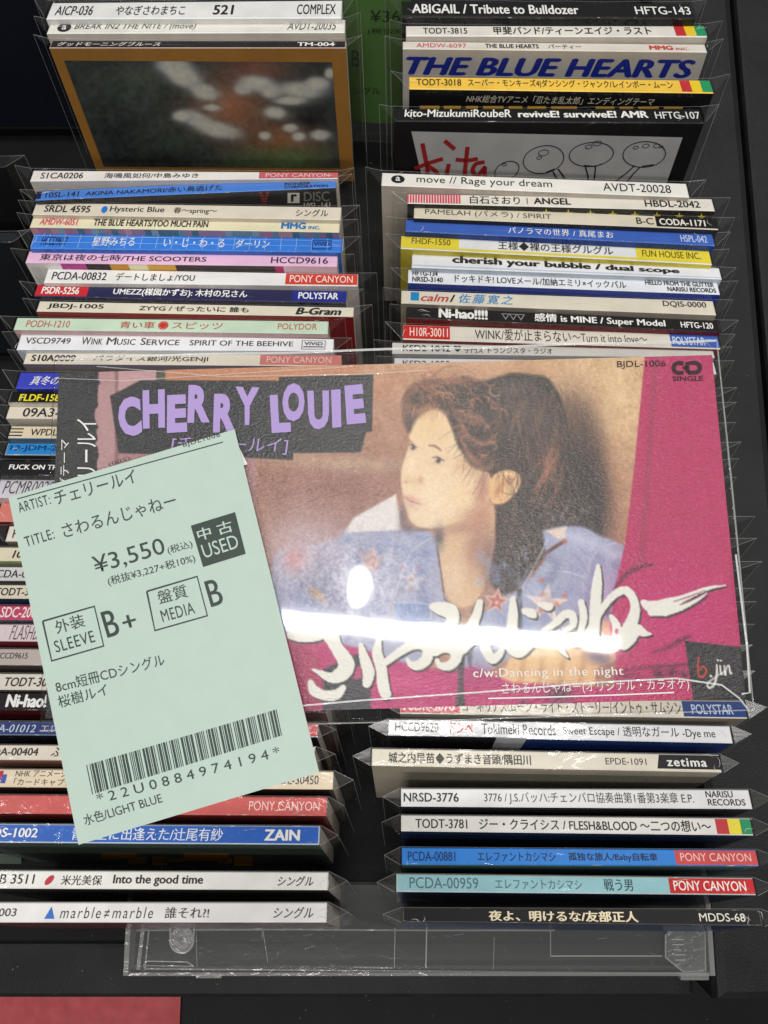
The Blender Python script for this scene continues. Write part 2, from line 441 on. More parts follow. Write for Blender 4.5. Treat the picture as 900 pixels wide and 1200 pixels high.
def picture(name, parent, origin, TL, TR, BR, BL, nx, ny, paint, mat):
    u, v = np.meshgrid(np.linspace(0, 1, nx), np.linspace(0, 1, ny)); u, v = u.ravel()[:, None], v.ravel()[:, None]
    TL, TR, BR, BL = [np.array(q) for q in (TL, TR, BR, BL)]
    P = TL*(1-u)*(1-v)+TR*u*(1-v)+BR*u*v+BL*(1-u)*v
    X, Y = proj(P); C = np.clip(paint(X, Y), 0, 255)/255.0
    C = np.where(C <= .04045, C/12.92, ((C+.055)/1.055)**2.4)
    me = bpy.data.meshes.new(name); i = np.arange(nx*ny).reshape(ny, nx)
    q = np.stack([i[:-1, :-1], i[1:, :-1], i[1:, 1:], i[:-1, 1:]], -1).reshape(-1, 4)
    P = P-np.array(origin)
    me.vertices.add(len(P)); me.vertices.foreach_set('co', P.astype(np.float32).ravel())
    me.loops.add(q.size); me.loops.foreach_set('vertex_index', q.astype(np.int32).ravel())
    me.polygons.add(len(q)); me.polygons.foreach_set('loop_start', (np.arange(len(q))*4).astype(np.int32))
    me.update(calc_edges=True)
    at_ = me.color_attributes.new('print', 'FLOAT_COLOR', 'POINT')
    at_.data.foreach_set('color', np.hstack([C, np.ones((len(C), 1))]).astype(np.float32).ravel())
    me.materials.append(mat); me.validate()
    o = bpy.data.objects.new(name, me); COL.objects.link(o); o.parent = parent
    return o

# ---------------------------------------------------------------- rack, tray and floor
def slab(x0, x1, y0, y1, ztop, zbot, mat, bev=.002):
    m = MB(); B = bev
    ring = lambda d, z: [(x0+d, y0+d, z), (x1-d, y0+d, z), (x1-d, y1-d, z), (x0+d, y1-d, z)]
    r = [ring(0, zbot), ring(0, ztop-B), ring(B*.3, ztop-B*.3), ring(B, ztop)]
    pts = sum(r, []); fs = [(0, 1, 2, 3), (12, 13, 14, 15)]
    for k in range(3):
        for i in range(4): fs.append((k*4+i, k*4+(i+1) % 4, k*4+4+(i+1) % 4, k*4+4+i))
    m.shared(pts, fs, mat); return m
ZB = -.0835
rack = thing('display_rack', (0, 0, -.12), 'black plastic shop rack holding the rows of filed singles', 'display rack')
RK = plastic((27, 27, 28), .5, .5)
def rp(name, *a, **k): return slab(*a, **k).build(name, rack, (0, 0, -.12))
xe = at(838, 1150, -.078).x
xg = at(900, 456, -.078).x
y_front = at(400, 1106, -.0905).y
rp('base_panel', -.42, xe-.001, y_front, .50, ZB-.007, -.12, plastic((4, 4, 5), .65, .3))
rp('side_panel', xe, xg-.0007, at(870, 1176, -.078).y, .55, -.078, -.13, RK, bev=.006)
rp('outer_panel', xg+.0007, .60, at(870, 1176, -.078).y, .55, -.0775, -.13, RK, bev=.003)
yr0 = at(100, 1171, -.098).y
rp('front_rail', -.42, xe-.004, yr0, y_front-.002, -.098, -.125, plastic((25, 25, 26), .5, .35), bev=.003)
p = at(210, 1190, -.20)
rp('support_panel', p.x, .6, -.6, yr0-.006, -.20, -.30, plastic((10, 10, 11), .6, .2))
carpet_m, nt, b = _new('red_carpet')
tc = N(nt, 'ShaderNodeTexCoord'); n = N(nt, 'ShaderNodeTexNoise'); n.inputs['Scale'].default_value = 55; n.inputs['Detail'].default_value = 8
nt.links.new(tc.outputs['Object'], n.inputs['Vector'])
rmp = N(nt, 'ShaderNodeMix', data_type='RGBA'); rmp.inputs[6].default_value = (*lin((176, 70, 74)), 1); rmp.inputs[7].default_value = (*lin((226, 112, 116)), 1)
nt.links.new(n.outputs['Fac'], rmp.inputs[0]); nt.links.new(rmp.outputs[2], b.inputs['Base Color']); b.inputs['Roughness'].default_value = .95
fl = MB(); fl.poly([(-1.5, -1.5, -.75), (1.5, -1.5, -.75), (1.5, 1.5, -.75), (-1.5, 1.5, -.75)], carpet_m)
fo = fl.build('floor', None, (0, 0, -.75)); fo['kind'] = 'structure'

# clear acrylic tray under the front singles
ACR = film_mat('clear_acrylic', bump=.12, scale=70, tint=.9, rough=.12, gain=1.5, haze=.045)
ACE = film_mat('acrylic_edge', bump=.2, scale=120, tint=.85, rough=.15, gain=1.6, haze=.2)
ACB = film_mat('acrylic_edge_bright', bump=.2, scale=120, tint=.85, rough=.12, gain=1.6, haze=.32)
zt = -.0815
c0, c1 = at(151, 1139, zt), at(831, 1144, zt); b0 = at(450, 1037, zt)
tray_o = Vector(((c0.x+c1.x)/2, c0.y, ZB-.004))
tray = thing('acrylic_tray', tray_o, 'scratched clear acrylic tray under the lowest singles above the black front rail', 'tray')
def tbox(name, x0, x1, y0, y1, z0, z1, mat, parent=tray):
    m = MB(); m.box8([(x0, y0, z0), (x1, y0, z0), (x1, y1, z0), (x0, y1, z0)], [(x0, y0, z1), (x1, y0, z1), (x1, y1, z1), (x0, y1, z1)], mat)
    return m, m.build(name, parent, tray_o)
X0, X1, Y0, Y1 = c0.x, c1.x, c0.y, b0.y
m = MB()
m.box8([(X0, Y0, ZB-.0035), (X1, Y0, ZB-.0035), (X1, Y1, ZB-.0035), (X0, Y1, ZB-.0035)],
       [(X0, Y0, zt), (X1, Y0, zt), (X1, Y1, zt), (X0, Y1, zt)], ACR)
up = Vector((0, 0, 1))
def mark(pts, w, mat, dz=.0004): m.strip([Vector((q.x, q.y, zt+dz)) for q in [at(*a, zt) for a in pts]], w, up, mat)
mark([(463, 1087), (462, 1134)], .0002, ACB); mark([(500, 1087), (499, 1134)], .00035, ACB)
mark([(308, 1088), (314, 1128)], .0002, ACE); mark([(307, 1091), (308, 1100)], .0002, ACE)
mark([(579, 1098), (578, 1136)], .0002, ACE); mark([(168, 1086), (162, 1136)], .0010, ACE)
mark([(175, 1086), (170, 1136)], .0004, ACE); mark([(230, 1088), (231, 1132)], .0002, ACE)
mark([(170, 1135), (400, 1137), (640, 1139), (828, 1140)], .0004, ACE)
mark([(160, 1090), (330, 1089), (500, 1090), (650, 1090)], .0004, ACE)
mark([(645, 1120), (776, 1120)], .0003, ACB); mark([(645, 1088), (645, 1120)], .0003, ACE)
mark([(168, 1131), (173, 1126), (220, 1127), (227, 1132)], .0003, ACB); mark([(168, 1131), (227, 1132)], .0003, ACE)
mark([(414, 1133), (460, 1134)], .0003, ACE)
rs = random.Random(4)
for k in range(26):
    x, y = rs.uniform(260, 810), rs.uniform(1092, 1134); a = rs.uniform(-.5, .5)+(1.57 if rs.random() < .5 else 0); L = rs.uniform(3, 14)
    mark([(x, y), (x+L*math.cos(a), y+L*math.sin(a)*.6)], rs.uniform(.00005, .00012), ACE)
m.build('tray_floor', tray, tray_o)
tbox('side_rim', X0-.0015, X0+.0012, Y0, Y1, ZB-.004, zt+.005, ACE)
tbox('side_rim', X1-.0012, X1+.0015, Y0, Y1, ZB-.004, zt+.005, ACE)
tbox('front_lip', X0, X1, Y0-.0016, Y0+.0002, ZB-.006, zt+.0012, ACE)
q0, q1 = at(230, 1141, zt-.003), at(260, 1141, zt-.003)
tbox('foot_tab', q0.x, q1.x, Y0-.004, Y0-.0016, ZB-.007, zt-.002, ACE)
q0, q1 = at(797, 1147, zt-.003), at(830, 1147, zt-.003)
tbox('foot_tab', q0.x, q1.x, Y0-.005, Y0-.0016, ZB-.007, zt-.002, ACE)
cm = MB(); pts = [at(*a, zt+.002) for a in [(780, 1122), (780, 1096), (786, 1090), (826, 1090), (827, 1138), (800, 1138)]]
cm.poly(pts, film_mat('acrylic_frost', bump=.3, scale=300, tint=.85, rough=.2, gain=1.5, haze=.10))
cm.strip(pts+[pts[0]], .0004, up, ACB)
for k in range(5): cm.strip([at(787+k, 1101+k*6, zt+.0026), at(800+rs.uniform(-4, 4), 1101+k*6, zt+.0026)], .0003, up, ACB)
cm.build('corner_pocket', tray, tray_o)
# bracket with a fixing ring
bk = MB(); ctr = at(213, 1102, zt+.003)
def ringpts(r, n=28, cx=0, cy=0): return [ctr+Vector((r*math.cos(6.2832*i/n), r*1.0*math.sin(6.2832*i/n), 0)) for i in range(n+1)]
bk.strip(ringpts(.0034), .0012, up, ACB); bk.strip(ringpts(.0065), .0005, up, ACB)
bk.poly(ringpts(.0064)[:-1], film_mat('acrylic_ring', bump=.2, scale=200, tint=.9, rough=.1, gain=1.6, haze=.18))
bk.poly([p_+Vector((0, 0, -.0022)) for p_ in ringpts(.0018)[:-1]], plastic((12, 12, 12), .5))
bk.strip([ctr+Vector((-.0065, 0, 0)), ctr+Vector((-.0068, .013, 0))], .0004, up, ACB)
bk.strip([ctr+Vector((.0065, 0, 0)), ctr+Vector((.0068, .013, 0))], .0004, up, ACB)
bk.build('fixing_bracket', tray, tray_o)

# ---------------------------------------------------------------- filed singles
D1, D2 = (40, 38, 38), (70, 68, 66)
GL = 'singles filed behind one another in the stack beside the price tag'
GR = 'singles filed behind one another in the stack beside the side panel'
B_ = lambda **k: dict(bold=.03, **k)
PC = lambda x0, x1, tx0, tx1, c=PCRED, t=(245, 232, 226): ((x0, x1, c), ('PONY CANYON', tx0, tx1, t, dict(v=(.2, .78), bold=.004)))
def both(y): return None

# --- back singles above the stack beside the price tag
cd((54, 3, 22), (400, 0, 21), (236, 236, 234), (228, 226, 222), 'glossy white spine at the very back, behind the pale spine with an oval mark',
   [('AICP-036', 62, 106, D1), ('やなぎさわまちこ', 133, 215, D1), ('521', 248, 272, D1, B_()), ('COMPLEX', 347, 393, D1)], group=GL, rise=.003)
def cv_t2(b, FL, FR, nf, e, pc): pass
cd((54.5, 25, 39), (404, 22.5, 38), (236, 233, 226), (214, 207, 196), 'pale spine with slanted thin lettering and a black oval mark, behind the black spine',
   [('BREAK IN2 THE NITE / (move)', 85, 228, D1, dict(shear=.25, bold=-.004)), ('AVDT-20035', 336, 394, D1, dict(shear=.25, bold=-.004)), ('●', 65, 81, BLK, dict(v=(.2, .9))), ('a', 70, 76, WHT, B_(v=(.38, .72)))], group=GL, rise=.003)
t3 = cd((57.5, 47.5, 56), (405.5, 48, 56), (34, 34, 38), (160, 112, 50), 'black spine over a brown framed cover showing a blurred garden photograph',
   [('グッドモーニングブルース', 66, 187, WHT, dict(shear=.2)), ('TM-004', 348, 392, WHT, B_())], group=GL, h=.086, edge=(190, 160, 150), rise=.003)
def t3_paint(X, Y):
    p = Paint(X, Y, (44, 48, 45))
    for cx, cy, rx, ry, col, a in [(270, 125, 45, 34, (140, 92, 66), .9), (330, 165, 44, 24, (126, 80, 54), .9), (300, 82, 44, 16, (112, 72, 60), .8), (340, 187, 45, 16, (72, 88, 50), .9), (160, 90, 40, 14, (66, 74, 62), .7), (290, 190, 40, 12, (60, 74, 48), .7),
                                   (365, 140, 26, 12, (24, 24, 26), .8), (150, 110, 30, 22, (48, 56, 50), .7), (140, 160, 24, 26, (26, 30, 32), .8), (200, 170, 30, 14, (38, 50, 40), .7), (180, 185, 60, 10, (22, 24, 24), .8)]:
        p.blob(cx, cy, rx, ry, col, a)
    pale = (164, 160, 148); cool = (118, 120, 130)
    for cx, cy, rx, ry, an in [(205, 78, 22, 10, 10), (215, 90, 24, 12, 25), (240, 108, 16, 9, 15), (285, 104, 10, 7, 0), (302, 98, 22, 9, 8), (318, 108, 12, 7, 0), (352, 106, 26, 10, 4), (372, 98, 14, 8, 0), (340, 118, 18, 5, 0),
                               (322, 132, 13, 7, 5), (230, 140, 20, 9, 22), (255, 152, 26, 9, 12), (212, 136, 10, 6, 0), (340, 150, 9, 5, 0), (350, 160, 8, 5, 0), (375, 158, 12, 6, 0), (310, 159, 7, 5, 0), (248, 126, 10, 4, 0), (386, 86, 6, 6, 0)]:
        p.blob(cx+2, cy+1, rx*1.25, ry*1.3, cool, .55, an, 1.5); p.blob(cx, cy, rx, ry, pale, .95, an, 2.2)
    p.blob(215, 78, 14, 6, (40, 40, 40), .0); p.grain(7, 4, 5); p.grain(5, 11, 6)
    return p.C*1.22+6
_nf = Vector((0, -1, 0))
FLt, FRt = at(57.5, 56), at(405.5, 56); et = (FRt-FLt).normalized(); nft = et.cross(DN).normalized(); nft = -nft if nft.y > 0 else nft
a0, a1 = hit(75, 71, FLt+nft*.00015, nft), hit(389, 73, FLt+nft*.00015, nft)
picture('cover_photo', t3, t3.location, a0, a1, a1+DN*.068, a0+DN*.068, 240, 130, t3_paint, picture_mat('cover_photo_print', .35))

# --- stack beside the price tag, from the back
q = PC(303, 396, 311, 386, (198, 96, 104), (236, 196, 196))
cd((35, 199.5, 212), (396, 202, 209), (232, 226, 220), (216, 206, 196), 'white spine with a dull pink end box, directly below the brown framed cover',
   [('S1CA0206', 46, 96, D1), ('海鳴風如何/中島みゆき', 121, 232, D2), q[1]], [q[0]], group=GL, rise=.003)
def cv_l2(b, FL, FR, nf, e, pc):
    g = (205, 200, 190); i = ink(g)
    b.poly([pc(337, 226), pc(351, 226), pc(351, 238), pc(337, 238)], i)
    b.text('r', [pc(341, 227.5, .0003), pc(348, 227.5, .0003), pc(348, 236.5, .0003), pc(341, 236.5, .0003)], ink(D1), bold=.04)
    b.text('DISC', [pc(356, 225), pc(386, 224), pc(386, 236), pc(356, 236)], ink((120, 118, 112)), bold=.02)
    b.text('10SL-141', [pc(356, 238), pc(387, 237), pc(387, 243), pc(356, 244)], i, bold=.01)
    r = ink((150, 60, 60))
    for k in range(5): b.poly([pc(303+k*1.2, 225+k*3.4), pc(307+k*1.2, 225+k*3.4), pc(308+k*1.2, 227+k*3.4), pc(304+k*1.2, 227+k*3.4)], r); b.poly([pc(316-k*1.0, 225+k*3.4), pc(312-k*1.0, 225+k*3.4), pc(311-k*1.0, 227+k*3.4), pc(315-k*1.0, 227+k*3.4)], r)
cd((41, 224, 234.5), (393.5, 208, 219.5), (72, 128, 214), (52, 50, 50), 'blue spine tilted against its neighbours over a dark grey cover',
   [('10SL-141', 52, 91, D1), ('AKINA NAKAMORI/赤い鳥逃げた', 99, 260, D1), ('WARNER-', 333, 367, D1, B_(v=(.02, .3))), ('PIONEER', 333, 364, D1, B_(v=(.36, .62))), ('CORPORATION', 333, 384, D1, B_(v=(.68, .94))),
    ('≡', 41, 47, (25, 30, 60), dict(v=(.1, .9), bold=.05))], cover_paint=cv_l2, group=GL)
cd((37.5, 237, 251), (399, 242.5, 257.5), CREAM, (214, 204, 186), 'cream spine with a bright blue dot before the title, under the tilted blue spine',
   [('SRDL 4595', 50, 104, D1, dict(bold=.022)), ('●', 117, 124, (30, 120, 215), dict(v=(.25, .8))), ('Hysteric Blue', 127, 191, D1), ('春〜spring〜', 202, 253, D2), ('シングル', 346, 384, D2)], group=GL)
def below(b, FL, FR, nf, xl, xr, x0, x1, d0, d1, col):
    P = lambda x, d: FL.lerp(FR, (x-xl)/(xr-xl))+DN*d+nf*.00012
    b.poly([P(x0, d0), P(x1, d0), P(x1, d1), P(x0, d1)], ink(col))
def cv_l4(b, FL, FR, nf, e, pc):
    for k in range(46):
        below(b, FL, FR, nf, 34.5, 397.5, 34.5+k*7.891, 34.5+(k+1)*7.891, .0005, .03, random.choice([(120, 150, 160), (150, 170, 175), (200, 120, 140), (210, 150, 150), (90, 120, 130), (170, 130, 150)]))
cd((34.5, 252.5, 266), (397.5, 259, 272), (232, 224, 190), (150, 160, 165), 'pale yellow spine with condensed black title and a blue company mark',
   [('AMDW-6051', 45, 89, (215, 90, 110), B_()), ('THE BLUE HEARTS/TOO MUCH PAIN', 108, 243, D1, B_()), ('MMG', 329, 358, (25, 110, 190), dict(bold=.05)), ('INC.', 361, 375, (25, 110, 190), B_(v=(.5, .8)))], cover_paint=cv_l4, group=GL)
gx = [35+k*18.3 for k in range(21)]
cd((35, 272, 291), (399.5, 279, 295.5), (52, 126, 224), (48, 110, 200), 'bright blue spine ruled with a fine white grid',
   [('HCCD9617', 46, 76, (20, 40, 90)), ('星野みちる', 106, 156, WHT), ('い・じ・わ・る', 190, 262, WHT), ('ダーリン', 275, 315, WHT), ('ViViD', 367, 386, (25, 50, 110), B_(v=(.3, .6)))],
   [(x, x+.8, (140, 185, 245)) for x in gx]+[(35, 399, (140, 185, 245), .22, .255), (35, 399, (140, 185, 245), .62, .655), (365, 388, (30, 60, 120), .2, .25), (365, 388, (30, 60, 120), .78, .83), (365, 366, (30, 60, 120), .2, .83), (387, 388, (30, 60, 120), .2, .83)], group=GL)
def cv_l6(b, FL, FR, nf, e, pc):
    for x0, x1, c in [(30, 70, (240, 236, 230)), (70, 100, (190, 60, 150)), (100, 128, (40, 25, 25)), (128, 150, (210, 150, 30)), (150, 172, (245, 235, 190)), (172, 205, (225, 170, 60)), (205, 226, (60, 30, 25)), (226, 322, (50, 40, 40)), (322, 332, (200, 30, 110)), (332, 396, (236, 214, 226))]:
        below(b, FL, FR, nf, 29.5, 395, max(x0, 29.6), min(x1, 394.9), .0005, .03, c)
cd((29.5, 294, 307.5), (395, 299.5, 312), (236, 190, 222), (232, 222, 228), 'pink spine over a cover edge of orange flames',
   [('東京は夜の七時/THE SCOOTERS', 45, 241, D1), ('HCCD9616', 317, 384, D1)], cover_paint=cv_l6, group=GL)
q = PC(334, 418.5, 339, 413)
cd((51, 314.5, 331), (419, 321, 335), (238, 236, 234), (222, 214, 208), 'white spine with a bright orange red end box, set further along than its neighbours',
   [('PCDA-00832', 59, 123, D1), ('デートしましょ/YOU', 134, 227, D1), q[1]], [(334, 418.5, (212, 66, 46))], group=GL)
cd((39.5, 333, 347), (405.5, 341, 355), (46, 44, 82), (30, 28, 50), 'dark navy spine with a red box at one end and white bold title',
   [('PSDR-5256', 47, 91, WHT, dict(bold=.035, v=(.2, .8))), ('UMEZZ(楳図かずお): 木村の兄さん', 131, 289, WHT, B_(v=(.15, .85))), ('POLYSTAR', 349, 396, WHT, dict(bold=.03, v=(.2, .75)))],
   [(40, 101, (204, 44, 52)), (342, 405, (38, 48, 140))], group=GL)
cd((42.5, 352.5, 364.5), (414, 360, 371), (230, 222, 202), (140, 32, 36), 'cream spine over a deep red cover, under the dark navy spine',
   [('JBDJ-1005', 54, 120, D1, dict(bold=.02)), ('ZYYG / ぜったいに 誰も', 162, 291, D1, dict(bold=.02)), ('B-Gram', 346, 400, D1, dict(bold=.05, shear=.25, v=(.15, .9)))], group=GL)
RB = (190, 92, 72)
cd((15.5, 372, 386), (384, 376, 391), (200, 222, 198), (205, 170, 170), 'pale green spine with red brown lettering round a red dot',
   [('PODH-1210', 29, 80, RB, dict(bold=.0)), ('青い車', 139, 180, RB), ('◉', 184, 196, (205, 50, 40), dict(v=(.2, .85))), ('スピッツ', 200, 260, RB, dict(bold=0)), ('POLYDOR', 325, 371, RB, dict(bold=0, v=(.25, .72)))], group=GL)
VB = [(353, 381, D1, .18, .22), (353, 381, D1, .86, .90), (353, 353.8, D1, .18, .9), (380.2, 381, D1, .18, .9), (355, 379, D1, .66, .74)]
cd((19, 389.5, 409.5), (390.5, 397, 411), (236, 236, 240), (200, 206, 214), 'clean white spine with small grey capitals and a boxed mark, under the pale green one',
   [('VSCD9749', 27, 80, D2, dict(v=(.3, .66))), ('W', 93, 104, D2, dict(v=(.22, .68))), ('INK', 105, 118, D2, dict(v=(.3, .68))), ('M', 123, 134, D2, dict(v=(.22, .68))), ('USIC', 135, 157, D2, dict(v=(.3, .68))), ('S', 163, 169, D2, dict(v=(.22, .68))), ('ERVICE', 170, 209, D2, dict(v=(.3, .68))),
    ('SPIRIT OF THE BEEHIVE', 221, 343, D2, dict(v=(.3, .68))), ('ViViD', 356, 378, D1, B_(v=(.3, .58)))], VB, group=GL)
q = PC(304, 399.5, 312, 388, (205, 120, 112), (238, 196, 184))
cd((27, 412.5, 426), (399.5, 416, 429), (226, 216, 198), (120, 108, 96), 'cream spine with a faded pink end box, touching the top of the picture sleeve',
   [('S10A0009', 35, 87, D1, B_()), ('パラダイス銀河/光GENJI', 108, 243, D1), q[1]], [q[0]], group=GL)

def lw_cd(xl, yb, yf, *a, rx=None, sl=3, **k):
    w = width_at(yf)
    if xl is None: xl = rx-w
    if rx is None: rx = xl+w
    return cd((xl, yb, yf), (rx, yb+sl, yf+sl), *a, group=GL, **k)
lw_cd(18, 436, 455, (58, 68, 190), (44, 50, 140), 'royal blue spine with white slanted handwriting, just below the topmost corner of the picture sleeve', [('真冬の人', 33, 78, WHT, dict(shear=.3))])
lw_cd(9, 458, 472, (26, 24, 26), (222, 214, 200), 'black spine with yellow code, its other end hidden under the picture sleeve', [('FLDF-1580', 21, 75, (240, 225, 40), B_(v=(.28, .86)))], edge=(120, 112, 104))
lw_cd(6.6, 476, 490, (226, 216, 198), (196, 188, 172), 'cream spine coded in large dark letters, half hidden by the picture sleeve', [('09A3-16', 25, 86, D1, dict(bold=.015, v=(.14, .88)))])
lw_cd(9, 499, 513, (222, 206, 178), (70, 110, 140), 'beige spine marked with three dark bars', [('WPDL-42', 34, 80, D1)], [(9, 25, D1, .2, .3), (9, 25, D1, .48, .58), (9, 25, D1, .76, .86)])
lw_cd(5, 519, 533, (24, 130, 206), (36, 38, 40), 'cyan blue spine with dark code letters', [('12-JDM-20', 10, 72, (16, 40, 80), dict(v=(.2, .76)))], edge=(150, 160, 165), wear=.15)
lw_cd(-2, 539, 557, (34, 33, 35), (60, 58, 58), 'black spine with small white capitals, above the silver spine', [('FUCK ON THE BE', 8, 84, WHT, B_(v=(.3, .62)))])
lw_cd(-6, 561, 583, (206, 202, 212), (214, 196, 200), 'silver grey spine with thin slanted code, touching the top corner of the price tag', [('PCMR00204', 1, 66, D2, dict(shear=.2, bold=-.005, v=(.12, .8)))])
lw_cd(-5, 588, 611, (214, 122, 112), (96, 44, 40), 'salmon pink spine emerging from under the price tag')
lw_cd(6, 616, 634, (224, 218, 208), (110, 100, 92), 'off-white spine with one dark letter showing beside the price tag', [('HMDL', 13, 44, D1)])
lw_cd(-12, 641, 657, (228, 218, 190), (150, 160, 110), 'ivory spine with an olive lower edge', [('10SL-22', 13, 54, D1, B_(shear=.15))])
lw_cd(-16, 664, 680, (216, 214, 214), (34, 32, 34), 'white glossy spine just above a cream one, cut off by the photo edge', [('PCDA-004', -12, 42, D1)])
lw_cd(-18, 685, 701, (226, 216, 196), (44, 60, 88), 'cream spine above the magenta spine', [('TODT-312', -8, 44, D1, dict(bold=.02))])
lw_cd(-18, 709, 726, (198, 66, 104), (26, 40, 66), 'magenta spine with pale condensed code', [('SDC-2004', -1, 46, (244, 226, 226), dict(bold=.025, v=(.12, .86)))])
lw_cd(-20, 731, 751, (228, 208, 212), (126, 48, 56), 'pale pink spine with tall thin grey lettering', [('FLASHBACK', 10, 62, D2, dict(bold=-.012, shear=.2, v=(.08, .92)))])
lw_cd(-20, 760, 779, (192, 180, 174), (88, 80, 78), 'dull grey pink spine with tiny code', [('HCCD9615', -8, 30, D2, dict(v=(.25, .62)))])
lw_cd(-24, 789, 808, (226, 218, 206), (60, 54, 50), 'cream spine above the black and dark red one', [('TODT-3048', 3, 66, D1, dict(bold=.02, shear=.12))])
lw_cd(-24, 811, 832, (30, 26, 28), (96, 30, 34), 'black spine with fat white letters next to the lower price tag edge', [('Ni-hao!!!!', 5, 66, WHT, dict(bold=.06, v=(.1, .85)))])
q = PC(318, 371, 322, 366)
lw_cd(None, 845, 861, (46, 62, 118), (26, 30, 40), 'navy spine with pale slanted code and a red end', [('PCDA-01012', -28, 40, (190, 200, 220), dict(shear=.15)), ('エレファント', 46, 110, (190, 200, 220))], [(318, 371.5, (190, 60, 66))], rx=371.5, wear=.25, edge=(120, 130, 150))
lw_cd(None, 872.5, 890, (226, 214, 200), (168, 120, 100), 'cream spine passing under the barcode', [('PCDA-00404', -26, 43, D1, dict(bold=.02, v=(.2, .72))), ('ふられ気分', 58, 130, D1, dict(v=(.1, .8)))], rx=368)
lw_cd(None, 901, 922, (228, 210, 182), (60, 44, 38), 'tan spine with two small lines of print, above the scuffed red spine',
      [('NHK アニメーション', 15, 92, D2, dict(v=(.06, .44), bold=0)), ('「カードキャプター', 15, 92, D2, dict(v=(.52, .92), bold=0)), ('VIDL-30450', 318, 373, D2, dict(v=(.24, .74)))],
      [(-6, 0, (190, 50, 60), .1, .6), (-1, 5, (60, 80, 170), .3, .8)], rx=390)
lw_cd(None, 931, 953, (206, 92, 88), (120, 44, 42), 'scuffed red spine between the tan and the blue ones',
      [('PONY CANYON', 291, 374, (246, 206, 202), dict(bold=.0, v=(.25, .75)))], rx=382.5, wear=.28)
def cv_l34(b, FL, FR, nf, e, pc):
    o = ink((214, 150, 40)); g = ink((120, 134, 124))
    for x0, x1, y0, y1 in [(118, 160, 1000, 1006), (150, 172, 1004, 1012), (178, 196, 1004, 1016), (215, 268, 1000, 1009), (274, 296, 1003, 1019), (255, 272, 1006, 1012), (190, 215, 1006, 1010)]:
        b.poly([pc(x0, y0), pc(x1, y0), pc(x1, y1), pc(x0, y1)], o)
    b.poly([pc(-60, 1000, .0001), pc(25, 1000, .0001), pc(25, 1024, .0001), pc(-60, 1024, .0001)], g)
lw_cd(None, 965, 987, (36, 96, 190), (96, 112, 104), 'blue spine with white lettering and chipped edges, at the lowest corner of the price tag',
      [('BADS-1002', -30, 42, WHT, dict(bold=.025, v=(.22, .72))), ('青い空に出逢えた/辻尾有紗', 82, 260, (226, 234, 246), dict(v=(.16, .84))), ('ZAIN', 309, 351, WHT, dict(bold=.045, v=(.2, .8)))], rx=374, wear=.28, edge=(190, 205, 220), cover_paint=cv_l34)
lw_cd(None, 1020, 1041, (238, 236, 230), (70, 66, 62), 'white spine with a slanted red oval, second from the front, above the acrylic tray',
      [('BMCB 3511', -34, 38, D1, dict(v=(.2, .74))), ('米光美保', 70, 118, D1), ('Into the good time', 131, 237, D1, dict(bold=.03, v=(.2, .85))), ('シングル', 325, 367, D1, dict(shear=.2)), ('●', 51, 61, (190, 50, 66), dict(shear=.6, v=(.25, .8)))], rx=384, sl=2)
lw_cd(None, 1057.5, 1081, (238, 234, 232), (96, 60, 56), 'white spine with a blue triangle, frontmost single above the acrylic tray bracket',
      [('AMCM-4003', -60, 17, D2, dict(v=(.3, .7))), ('▲', 51, 63, (50, 110, 200), dict(v=(.22, .82))), ('marble≠marble', 69, 178, D2, dict(space=1.25, bold=-.003, shear=.12)), ('誰それ?!', 192, 244, D2), ('シングル', 320, 367, D2, dict(shear=.2))], rx=382.5, sl=0)

# --- back singles beside the side panel
cd((471, 1, 20), (815, 4, 22), (30, 30, 32), (26, 26, 28), 'black spine with white old-style letters, rearmost beside the side panel',
   [('ABIGAIL / Tribute to Bulldozer', 483, 680, WHT, dict(bold=.025, v=(.2, .78))), ('HFTG-143', 747, 812, WHT, dict(v=(.25, .75)))], group=GR, rise=.003)
TC = lambda x: [(x, x+12, (200, 50, 56)), (x+12, x+24, (238, 205, 40)), (x+24, x+36, (40, 150, 96))]
cd((476, 30, 42), (829, 30, 43), (234, 229, 220), (206, 198, 186), 'white spine ending in three colour blocks, behind the grey cover with huge blue letters',
   [('TODT-3815', 496, 548, D1), ('甲斐バンド/ティーンエイジ・ラスト', 579, 765, D1, dict(bold=.02, v=(.12, .86)))], TC(793), group=GR, rise=.003)
def cv_u3(b, FL, FR, nf, e, pc):
    b.text('THE BLUE HEARTS', [pc(476, 66), pc(816, 70), pc(812, 92), pc(473, 88)], ink((30, 44, 140)), bold=.05, shear=.22)
cd((472, 48.5, 57), (829, 52, 61), (226, 219, 208), (190, 184, 176), 'thin pale spine over a grey cover with huge slanted blue capitals',
   [('AMDW-6097', 488, 547, (205, 70, 90), dict(bold=.0)), ('THE BLUE HEARTS', 569, 632, D1, B_()), ('パーティー', 643, 682, D2), ('MMG', 762, 790, (205, 50, 50), dict(bold=.05)), ('INC.', 793, 808, (205, 50, 50), dict(v=(.5, .8)))], cover_paint=cv_u3, group=GR, rise=.003)
def cv_u4(b, FL, FR, nf, e, pc):
    b.text('NHK総合TVアニメ「忍たま乱太郎」エンディングテーマ', [pc(547, 111), pc(768, 115), pc(766, 124), pc(546, 120)], ink((212, 204, 184)), shear=.2)
    for x0, x1 in [(492, 515), (520, 540), (546, 560), (566, 590), (596, 612), (618, 640), (646, 676), (698, 720), (726, 742), (748, 772), (778, 800)]:
        b.poly([pc(x0, 122+x0*.004), pc(x1, 122+x0*.004), pc(x1, 134), pc(x0, 134)], ink((208, 160, 40)))
